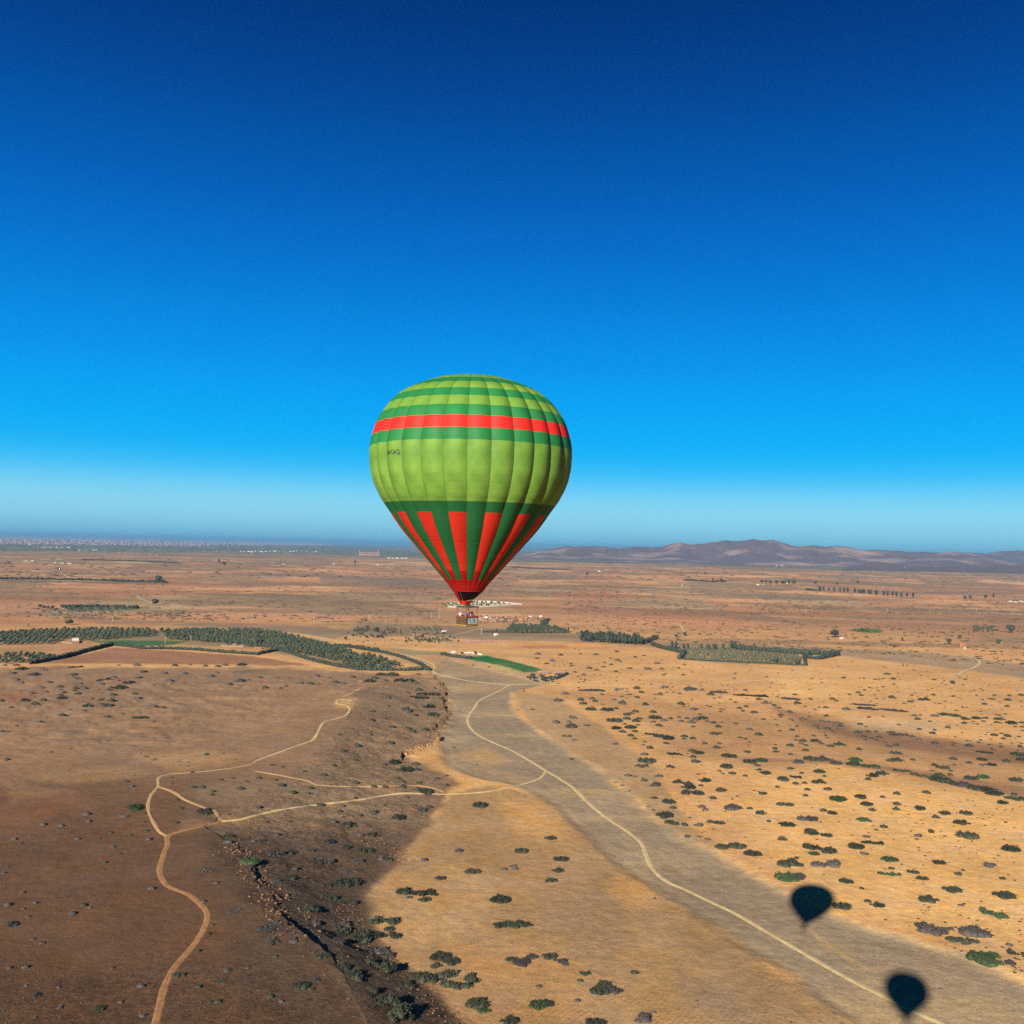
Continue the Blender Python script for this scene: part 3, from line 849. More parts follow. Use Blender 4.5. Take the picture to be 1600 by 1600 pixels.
def prof_r(h):
    # monotone smooth interpolation of the silhouette
    return float(np.interp(h, PH, PR))


# smooth the profile with a fine Catmull-Rom resampling
_q = resample(list(zip(sil_r, sil_h)), 0.35)
_arc = np.r_[0, np.cumsum(np.hypot(*np.diff(_q, axis=0).T))]
PROF = np.stack([np.interp(np.linspace(0, _arc[-1], 97), _arc, _q[:, 0]), np.interp(np.linspace(0, _arc[-1], 97), _arc, _q[:, 1])], 1)
PROF[:, 0] = np.maximum(PROF[:, 0], 0.02)
_o = np.argsort(PROF[:, 1]); PH = PROF[_o, 1]; PR = PROF[_o, 0]


def band_h(y):
    """height of a band edge seen at photograph row y on the balloon's front, searched upwards along the profile"""
    best = PROF[0, 1]
    for r, h in PROF:
        yy = 852 - FOC * h / (D_B - r)
        if yy <= y: return float(h)
        best = h
    return float(best)


_fine = resample([tuple(q) for q in PROF], 0.03)
PROF = _fine[np.r_[True, np.diff(_fine[:, 1]) >= 0]]
BANDS = [(924, 908, M_DEEP), (908, 893.8, 'base'), (893.8, 833.6, 'stripe'), (833.6, 801.9, 'stripe'), (801.9, 784.4, M_GREEN_LOW), (784.4, 687, M_LIME), (687, 667.4, M_GREEN), (667.4, 648.1, M_RED),
         (648.1, 631.3, M_GREEN), (631.3, 616.6, M_LIME), (616.6, 604.6, M_GREEN), (604.6, 594.7, M_LIME), (594.7, 587.9, M_GREEN), (587.9, 570, M_LIME)]
EDGES = [sil_h[0]] + [band_h(b[1]) for b in BANDS]
EDGES[-1] = sil_h[-1]
for _i in range(1, len(EDGES)):
    EDGES[_i] = max(EDGES[_i], EDGES[_i - 1] + 0.02)
N_GORE = 28
GA = 2 * math.pi / N_GORE
SEAMS = [band_h(y) for y in (707.8, 727.5, 747.2, 766.9, 817, 849, 866)]


def gore_pt(h, q, H0, S=1.0):
    """q from -0.5 to 0.5 across one gore; fabric bulges between its two tapes"""
    r = prof_r(h)
    a = q * GA
    bulge = 0.032 * r * (1 - (2 * q) ** 2) * min(1.0, r / 3.5) + 0.008
    dip = 0.0
    for sh in SEAMS:
        dip += 0.045 * math.exp(-((h - sh) / 0.10) ** 2)
    rr = r * (1 - 0.016) + bulge - dip * (1 - (2 * q) ** 2)
    return Vector((rr * math.sin(a), -rr * math.cos(a), (h - H0)))


def gore_band(h0, h1, H0, nq=8):
    n = max(1, int(math.ceil(abs(h1 - h0) / 0.28)))
    # dense near the crown where the profile is flat
    hs = [h0 + (h1 - h0) * k / n for k in range(n + 1)]
    if h1 > sil_h[-1] - 1.6:
        hs = sorted(set([h0] + [h for h in PH[::2] if h0 < h < h1] + [h1]))
    P = [gore_pt(h, -0.5 + c / nq, H0) for h in hs for c in range(nq + 1)]
    F = []
    for i in range(len(hs) - 1):
        for c in range(nq):
            a = i * (nq + 1) + c
            F.append((a, a + 1, a + nq + 2, a + nq + 1))
    return P, F


def band_mat(b, red):
    m = b[2]
    if m == 'stripe': return M_ORANGE if red else M_GREEN_LOW
    if m == 'base': return M_DEEP if red else M_GREEN_LOW
    return m


PANEL_WORD = {M_LIME: 'lime green', M_GREEN: 'green', M_GREEN_LOW: 'dark green', M_RED: 'bright red', M_ORANGE: 'orange red', M_DEEP: 'deep red'}


def make_balloon(name, base, yaw, size, parts_facing, lettering, mats=None):
    """base: point under the basket. The envelope hangs above it."""
    root = empty(name, base, yaw, size)
    H0 = (852 - 979) * PXM      # eye-level height that corresponds to the basket's underside
    cache = {}
    for g in range(N_GORE):
        ang = (g + 0.5) * GA
        red = g % 2 == 1
        if g in parts_facing:
            if ('tape',) not in cache:
                b = MB()
                hs = [h for h in PH if EDGES[0] <= h <= EDGES[-1]]
                P = []
                for h in hs:
                    p = gore_pt(h, 0.5, H0)
                    d = Vector((p.x, p.y, 0)).normalized(); tn = Vector((-d.y, d.x, 0))
                    w = 0.045 if p.x ** 2 + p.y ** 2 > 1 else 0.012
                    for s_, o_ in ((-1, -0.01), (0, 0.03), (1, -0.01)): P.append(p + tn * w * s_ + d * o_)
                F = []
                for i in range(len(hs) - 1):
                    for c in range(2): F.append((i * 3 + c, i * 3 + c + 1, i * 3 + c + 4, i * 3 + c + 3))
                b.add(P, F)
                tp = b.build('gore', M_TAPE, root, True)
                cache[('tape',)] = tp.data
                go = tp
            else:
                go = link('gore', cache[('tape',)], root)
            go.rotation_euler = (0, 0, ang)
            for k, bd in enumerate(BANDS):
                m = band_mat(bd, red)
                key = (k, m.name)
                if key not in cache:
                    b = MB(); P, F = gore_band(EDGES[k], EDGES[k + 1], H0); b.add(P, F)
                    po = b.build('fabric_panel', m, go, True)
                    cache[key] = po.data
                else:
                    po = link('fabric_panel', cache[key], go)
                po['label'] = PANEL_WORD[m] + ' fabric panel'
        else:
            key = ('whole', red)
            if key not in cache:
                b = MB()
                ms = []
                for k, bd in enumerate(BANDS):
                    m = band_mat(bd, red)
                    if mats: m = mats[k % len(mats)]
                    if m not in ms: ms.append(m)
                    P, F = gore_band(EDGES[k], EDGES[k + 1], H0, 5); b.add(P, F, ms.index(m))
                go = b.build('gore', ms, root, True)
                cache[key] = go.data
            else:
                go = link('gore', cache[key], root)
            go.rotation_euler = (0, 0, ang)
    # scoop: an open cone of fabric hanging from the mouth
    zt = (852 - 924.5) * PXM - H0; zb = (852 - 946) * PXM - H0
    rt = 24.2 * PXM; rb_ = 6.0 * PXM
    def scoop(a0, a1, t0, t1, m, nm, rshift=0.0, curve=None):
        b = MB(); P = []; n = 14; k = 8
        for i in range(k + 1):
            t = t0 + (t1 - t0) * i / k
            for j in range(n + 1):
                a = a0 + (a1 - a0) * j / n
                tl = t
                if curve: tl = min(1.0, max(0, t * curve(j / n)))
                r = rt + (rb_ - rt) * tl ** 0.95 + rshift
                # the lower end is drawn towards the side that faces the wind
                off = Vector((-0.42, -0.1, 0)) * tl
                P.append(Vector((r * math.sin(a), -r * math.cos(a), zt + (zb - zt) * tl)) + off)
        F = [(i * (n + 1) + j, i * (n + 1) + j + 1, (i + 1) * (n + 1) + j + 1, (i + 1) * (n + 1) + j) for i in range(k) for j in range(n)]
        b.add(P, F); return b.build(nm, m, root, True)
    scoop(math.radians(-115), math.radians(-42), 0, 1, M_DEEP, 'scoop')
    scoop(math.radians(-42), math.radians(75), 0, 0.72, M_BLACK, 'scoop_panel', curve=lambda q: 1.18 - 0.50 * q)  # black panel across the front of the scoop
    scoop(math.radians(-42), math.radians(75), 0.70, 1.0, M_ORANGE, 'scoop_sunlit_strip', 0.02)  # sunlit inside of the scoop, put in as a brighter red strip
    scoop(math.radians(75), math.radians(245), 0, 0.8, M_DEEP, 'scoop', curve=lambda q: 0.75 + 0.25 * q)
    b = MB()
    b.tube([(rt * math.cos(a), rt * math.sin(a), zt) for a in np.linspace(0, 2 * math.pi, 33)], 0.05, 5, cap=False)
    b.build('mouth_ring', M_DEEP, root, True)
    # basket
    bz = 0.0; bh = (978.5 - 963.5) * PXM
    BL, BW = 2.45, 2.05
    yaw_b = math.radians(46)
    bk = MB()
    def rrect(l, w, r, n=5):
        P = []
        for cx, cy, a0 in ((l / 2 - r, w / 2 - r, 0), (-l / 2 + r, w / 2 - r, 90), (-l / 2 + r, -w / 2 + r, 180), (l / 2 - r, -w / 2 + r, 270)):
            for k in range(n + 1):
                a = math.radians(a0 + 90 * k / n); P.append((cx + r * math.cos(a), cy + r * math.sin(a)))
        return P
    def rotp(p): return (p[0] * math.cos(yaw_b) - p[1] * math.sin(yaw_b), p[0] * math.sin(yaw_b) + p[1] * math.cos(yaw_b))
    rings = []
    nh = 14
    for k in range(nh + 1):
        z = bz + 0.14 + (bh - 0.20) * k / nh
        e = 0.03 * (k % 2)
        rings.append([(*rotp(p), z) for p in rrect(BL + e, BW + e, 0.16)])
    n = len(rings[0])
    P = [p for r_ in rings for p in r_]
    F = [(i * n + j, i * n + (j + 1) % n, (i + 1) * n + (j + 1) % n, (i + 1) * n + j) for i in range(nh) for j in range(n)]
    inner = [[(*rotp(p), z) for p in rrect(BL - 0.12, BW - 0.12, 0.12)] for z in (bz + bh - 0.06, bz + 0.12)]
    P += [p for r_ in inner for p in r_]
    a, c_ = nh + 1, nh + 2
    F += [((a) * n + j, (a) * n + (j + 1) % n, (c_) * n + (j + 1) % n, (c_) * n + j) for j in range(n)]
    F += [tuple(c_ * n + j for j in range(n))]
    F += [(nh * n + j, nh * n + (j + 1) % n, a * n + (j + 1) % n, a * n + j) for j in range(n)]
    bk.add(P, F)
    body = bk.build('basket', M_WICKER, root)
    def rim(z, off, rad, m, nm):
        b = MB(); pts = [(*rotp(p), z) for p in rrect(BL + off, BW + off, 0.17)]; pts.append(pts[0])
        b.tube(pts, rad, 6, cap=False); return b.build(nm, m, body, True)
    rim(bh - 0.02, 0.0, 0.075, M_LEATHER, 'padded_rim')
    rim(0.14, 0.04, 0.09, M_SKID, 'skid')
    rim(0.03, -0.1, 0.06, M_SKID, 'skid')
    # wall hangings on the long side that faces right
    b = MB(); nrm = rotp((0, -1)); tx = rotp((1, 0))
    def wall_pt(s_, z, o_=0.05): return Vector((tx[0] * s_ + nrm[0] * (BW / 2 + o_), tx[1] * s_ + nrm[1] * (BW / 2 + o_), z))
    def wall_quad(b, s0, s1, z0, z1, o_, mi=0, th=0.012):
        q = [wall_pt(s0, z0, o_), wall_pt(s1, z0, o_), wall_pt(s1, z1, o_), wall_pt(s0, z1, o_)]
        q2 = [wall_pt(s0, z0, o_ + th), wall_pt(s1, z0, o_ + th), wall_pt(s1, z1, o_ + th), wall_pt(s0, z1, o_ + th)]
        b.add(q + q2, [(4, 5, 6, 7), (0, 1, 5, 4), (1, 2, 6, 5), (2, 3, 7, 6), (3, 0, 4, 7)], mi)
    wall_quad(b, -1.0, 1.1, 0.26, bh - 0.14, 0.045); bn = b.build('banner', M_WICKER2, body)
    bl = MB()
    strokes = [(-0.72, -0.60, .30, .98), (-0.50, -0.38, .30, .98), (-0.60, -0.50, .26, .44), (-0.26, -0.12, .30, 1.0), (-0.02, 0.12, .30, .98), (0.12, 0.30, .28, .42), (-0.02, .30, .86, 1.0),
               (0.38, 0.50, .32, .96), (0.62, 0.76, .28, .98), (0.50, 0.62, .28, .40), (0.50, 0.70, .84, .98)]
    for s0, s1, z0, z1 in strokes: wall_quad(bl, s0 * 1.2, s1 * 1.2, z0 * 1.15, min(z1 * 1.15, bh - 0.18), 0.06)
    bl.build('banner_lettering', M_BANNER, bn)
    # uprights, burner frame, burners, cables
    zf = (979 - 949.5) * PXM
    cs = [rotp((sx * (BL / 2 - 0.12), sy * (BW / 2 - 0.12))) for sx, sy in ((-1, -1), (1, -1), (1, 1), (-1, 1))]
    fs = [rotp((sx * 0.7, sy * 0.6)) for sx, sy in ((-1, -1), (1, -1), (1, 1), (-1, 1))]
    for (x, y), (fx, fy) in zip(cs, fs):
        b = MB(); b.tube([(x, y, bh - 0.1), (x * .9 + fx * .1, y * .9 + fy * .1, zf)], 0.07, 6); b.build('upright', M_LEATHER, root, True)
    b = MB()
    fr = [(*rotp((sx * (BL / 2 + 0.05), sy * (BW / 2 - .1))), zf) for sx, sy in ((-1, -1), (1, -1), (1, 1), (-1, 1))]
    b.tube(fr + [fr[0]], 0.075, 6, cap=False)
    b.tube([(*rotp((-BL / 2 - .25, 0)), zf), (*rotp((BL / 2 + .25, 0)), zf)], 0.05, 6)
    b.build('burner_frame', M_STEEL, root, True)
    for sx in (-0.22, 0.22):
        b = MB(); x, y = rotp((sx, 0))
        b.tube([(x, y, zf - 0.1), (x, y, zf + 0.05), (x, y, zf + 0.18), (x, y, zf + 0.5)], [0.1, 0.12, 0.17, 0.19], 10)
        for k in range(4): b.tube([(x + 0.2 * math.cos(a), y + 0.2 * math.sin(a), zf + 0.22 + k * 0.08) for a in np.linspace(0, 6.28, 11)], 0.015, 4, cap=False)
        b.build('burner', M_STEEL, root, True)
    for k in range(12):
        a = 2 * math.pi * k / 12
        b = MB(); c0 = fr[k % 4]
        b.tube([(c0[0], c0[1], zf), (rt * math.cos(a) * 1.0, rt * math.sin(a), zt)], 0.012, 4); b.build('cable', M_ROPE, root)
    if lettering:
        cu = bpy.data.curves.new('registration', 'FONT'); cu.body = 'CN-CAQ'; cu.size = 1.0; cu.space_character = 1.12; cu.extrude = 0; cu.offset = 0.018
        to = bpy.data.objects.new('registration_tmp', cu); COL.objects.link(to)
        bpy.context.view_layer.update()
        dg = bpy.context.evaluated_depsgraph_get()
        me = bpy.data.meshes.new_from_object(to.evaluated_get(dg))
        bpy.data.objects.remove(to)
        bm = bmesh.new(); bm.from_mesh(me)
        bmesh.ops.triangulate(bm, faces=bm.faces)
        for _ in range(2): bmesh.ops.subdivide_edges(bm, edges=[e for e in bm.edges if e.calc_length() > 0.15], cuts=1)
        bmesh.ops.triangulate(bm, faces=bm.faces)
        xs = [v.co.x for v in bm.verts]; ys = [v.co.y for v in bm.verts]
        x0, x1, y0, y1 = min(xs), max(xs), min(ys), max(ys)
        hb, ht = lettering['h']; q0, q1 = lettering['q']
        for v in bm.verts:
            q = q0 + (q1 - q0) * (v.co.x - x0) / (x1 - x0)
            h = hb + (ht - hb) * (v.co.y - y0) / (y1 - y0)
            p = gore_pt(h, q, H0); d = Vector((p.x, p.y, 0)).normalized()
            v.co = p + d * 0.045
        bm.to_mesh(me); bm.free(); me.materials.clear()
        lo = link('registration_lettering', me, root, M_INK)
        lo.rotation_euler = (0, 0, (lettering['gore'] + 0.5) * GA)
    return root


# gore seams: one sits just left of the middle as seen from the camera
_toc = math.atan2(-BASKET_PT.x, BASKET_PT.y)           # bearing offset so that local -Y faces the camera
BAL_YAW = _toc + math.radians(-2.2)
_base = BASKET_PT - Vector((0, 0, 0.6))
facing = {g for g in range(N_GORE) if math.cos((g + 0.5) * GA) > -0.05}
bal = make_balloon('hot_air_balloon', _base, BAL_YAW, 1.0, facing,
                   dict(gore=N_GORE - 4, h=(band_h(710.0), band_h(701.5)), q=(-0.45, 0.44)))
tag(bal, 'lime and dark green striped hot air balloon with a red band, flying over the plain', 'hot air balloon')

# stand-in for the balloonist's own balloon, added unseen behind the camera; its shadow falls on the river bed
_sh2 = G(1416, 1604)
_t2 = (_sh2 - Vector((0, 0, CAM_H))).dot(SUN_DIR)
_near = _sh2 - SUN_DIR * (_t2 + 34)
S2 = 0.78
bal2 = make_balloon('hot_air_balloon', _near, 0.4, S2, set(), None)
tag(bal2, 'unseen hot air balloon behind the camera, casting the lowest shadow on the river bed', 'hot air balloon')

# ------------------------------------------------------------------ vegetation
def leaf_mat(name, c1, c2, rough=0.8):
    m, t, b = new_mat(name)
    b.inputs['Roughness'].default_value = rough
    b.inputs['Specular IOR Level'].default_value = 0.15
    tc = t.nodes.new('ShaderNodeTexCoord')
    nz = t.nodes.new('ShaderNodeTexNoise'); nz.inputs['Scale'].default_value = 0.8; nz.inputs['Detail'].default_value = 5
    t.links.new(tc.outputs['Object'], nz.inputs['Vector'])
    oi = t.nodes.new('ShaderNodeObjectInfo')
    rp = t.nodes.new('ShaderNodeValToRGB')
    rp.color_ramp.elements[0].position = 0.32; rp.color_ramp.elements[1].position = 0.68
    rp.color_ramp.elements[0].color = (*c2, 1); rp.color_ramp.elements[1].color = (*c1, 1)
    t.links.new(nz.outputs['Fac'], rp.inputs['Fac'])
    hv = t.nodes.new('ShaderNodeHueSaturation')
    mrr = t.nodes.new('ShaderNodeMapRange'); mrr.inputs['To Min'].default_value = 0.75; mrr.inputs['To Max'].default_value = 1.25
    t.links.new(oi.outputs['Random'], mrr.inputs['Value']); t.links.new(mrr.outputs[0], hv.inputs['Value'])
    t.links.new(rp.outputs['Color'], hv.inputs['Color'])
    t.links.new(hv.outputs['Color'], b.inputs['Base Color'])
    return m


M_BUSH = leaf_mat("thorn_bush_green", (0.044, 0.046, 0.027), (0.020, 0.022, 0.014))
M_BUSH_GREY = leaf_mat("thorn_bush_grey", (0.066, 0.055, 0.048), (0.034, 0.029, 0.027))
M_BUSH_BRIGHT = leaf_mat("fresh_green_bush", (0.040, 0.060, 0.022), (0.021, 0.034, 0.014))
M_TREE = leaf_mat("olive_leaf", (0.058, 0.070, 0.042), (0.026, 0.034, 0.022))
M_TREE_DARK = leaf_mat("dark_tree_leaf", (0.036, 0.044, 0.030), (0.016, 0.021, 0.016))
M_TREE_GREEN = leaf_mat("orchard_leaf", (0.050, 0.062, 0.036), (0.018, 0.026, 0.017))
M_TRUNK = mat("bark", (0.12, 0.08, 0.05), rough=0.95)

_ico = {}


def ico(sub):
    if sub not in _ico:
        bm = bmesh.new(); bmesh.ops.create_icosphere(bm, subdivisions=sub, radius=1)
        V = np.array([v.co[:] for v in bm.verts]); F = np.array([[v.index for v in f.verts] for f in bm.faces]); bm.free()
        _ico[sub] = (V, F)
    return _ico[sub]


def clump(V, F, lobes, leaves, seed, sub=2, leaf=0.5, dome=True):
    """lobes: list of (cx, cy, cz, rx, ry, rz). Adds rough lobes plus leaf sprays on their skin. Units: metres."""
    r_ = np.random.default_rng(seed)
    iv, if_ = ico(sub)
    for k, (cx, cy, cz, rx, ry, rz) in enumerate(lobes):
        n = iv * 2.3 + seed * 3.1 + k * 7
        d = 1 + 0.20 * (fbm(n[:, 0] * 1.2 + n[:, 2] * .7, n[:, 1] * 1.2 - n[:, 2] * .6, seed + k, 3)) + r_.normal(0, 0.045, len(iv))
        P = iv * d[:, None]
        if dome: P[:, 2] = np.maximum(P[:, 2], -0.12)
        P = P * np.array([rx, ry, rz]) + np.array([cx, cy, cz])
        F.append(if_ + sum(len(v) for v in V)); V.append(P)
    L = []
    areas = np.array([l[3] * l[4] for l in lobes]); areas = areas / areas.sum()
    pick = r_.choice(len(lobes), leaves, p=areas)
    for k in pick:
        cx, cy, cz, rx, ry, rz = lobes[k]
        d = r_.normal(size=3); d /= np.linalg.norm(d)
        if dome: d[2] = abs(d[2])
        rad = r_.uniform(0.88, 1.18)
        p = np.array([cx + d[0] * rx * rad, cy + d[1] * ry * rad, cz + d[2] * rz * rad])
        a = r_.normal(size=3); a /= np.linalg.norm(a); b_ = np.cross(a, r_.normal(size=3)); b_ /= np.linalg.norm(b_) + 1e-9
        s = leaf * r_.uniform(0.5, 1.3)
        L += [p - a * s * .5, p + a * s * .5, p + b_ * s * .9]
    if L:
        base = sum(len(v) for v in V)
        V.append(np.array(L)); F.append(np.arange(len(L)).reshape(-1, 3) + base)


def clump_mesh(name, lobes, leaves, seed, sub=2, leaf=0.5, dome=True):
    V, F = [], []
    clump(V, F, lobes, leaves, seed, sub, leaf, dome)
    return mesh_np(name, np.concatenate(V), np.concatenate(F))


# thorn bushes: unit = 1 m wide, scaled to each; a handful of characters
def bush_lobes(kind, seed):
    r_ = random.Random(seed)
    L = []
    def blob(x, y, s, hh=1.0): L.append((x, y, -.02, s * r_.uniform(.8, 1.15), s * r_.uniform(.8, 1.15), s * hh * r_.uniform(.65, 1.15)))
    if kind == 'round':
        for k in range(16):
            a = r_.uniform(0, 6.28); q = .36 * math.sqrt(r_.random()); blob(q * math.cos(a) * 1.05, q * math.sin(a) * .85, r_.uniform(.12, .20), 1.5 - q * 1.6)
    elif kind == 'flat':
        x = -.42
        while x < .42:
            blob(x, r_.uniform(-.07, .07), r_.uniform(.06, .13), 1.0); x += r_.uniform(.05, .11)
    elif kind == 'ragged':
        for k in range(18):
            a = r_.uniform(0, 6.28); q = r_.uniform(.05, .45); blob(q * math.cos(a), q * .8 * math.sin(a), r_.uniform(.05, .13), 1.0)
    elif kind == 'pair':
        for cx, cy, s in ((-.25, .05, .2), (.26, -.05, .19)):
            for k in range(9):
                a = r_.uniform(0, 6.28); q = s * math.sqrt(r_.random()); blob(cx + q * math.cos(a), cy + q * math.sin(a) * .9, r_.uniform(.07, .13), 1.2)
        blob(0, 0, .1)
    elif kind == 'ring':
        for k in range(26):
            a = r_.uniform(0.5, 5.9) - 1.9; q = r_.uniform(.24, .42); blob(q * math.cos(a) * 1.1, q * math.sin(a), r_.uniform(.07, .14), 1.1)
    return L


BUSH = {}
for kind, nv in (('round', 5), ('flat', 3), ('ragged', 4), ('pair', 3), ('ring', 1)):
    for mi, m in (('g', M_BUSH), ('p', M_BUSH_GREY), ('G', M_BUSH_BRIGHT)):
        for k in range(nv):
            me = clump_mesh('shrub_mesh', bush_lobes(kind, k * 13 + ord(mi)), 1300, k * 17 + ord(mi), 1, 0.050)
            me.materials.append(m)
            BUSH[(kind, mi, k)] = me
NV = dict(round=5, flat=3, ragged=4, pair=3, ring=1)

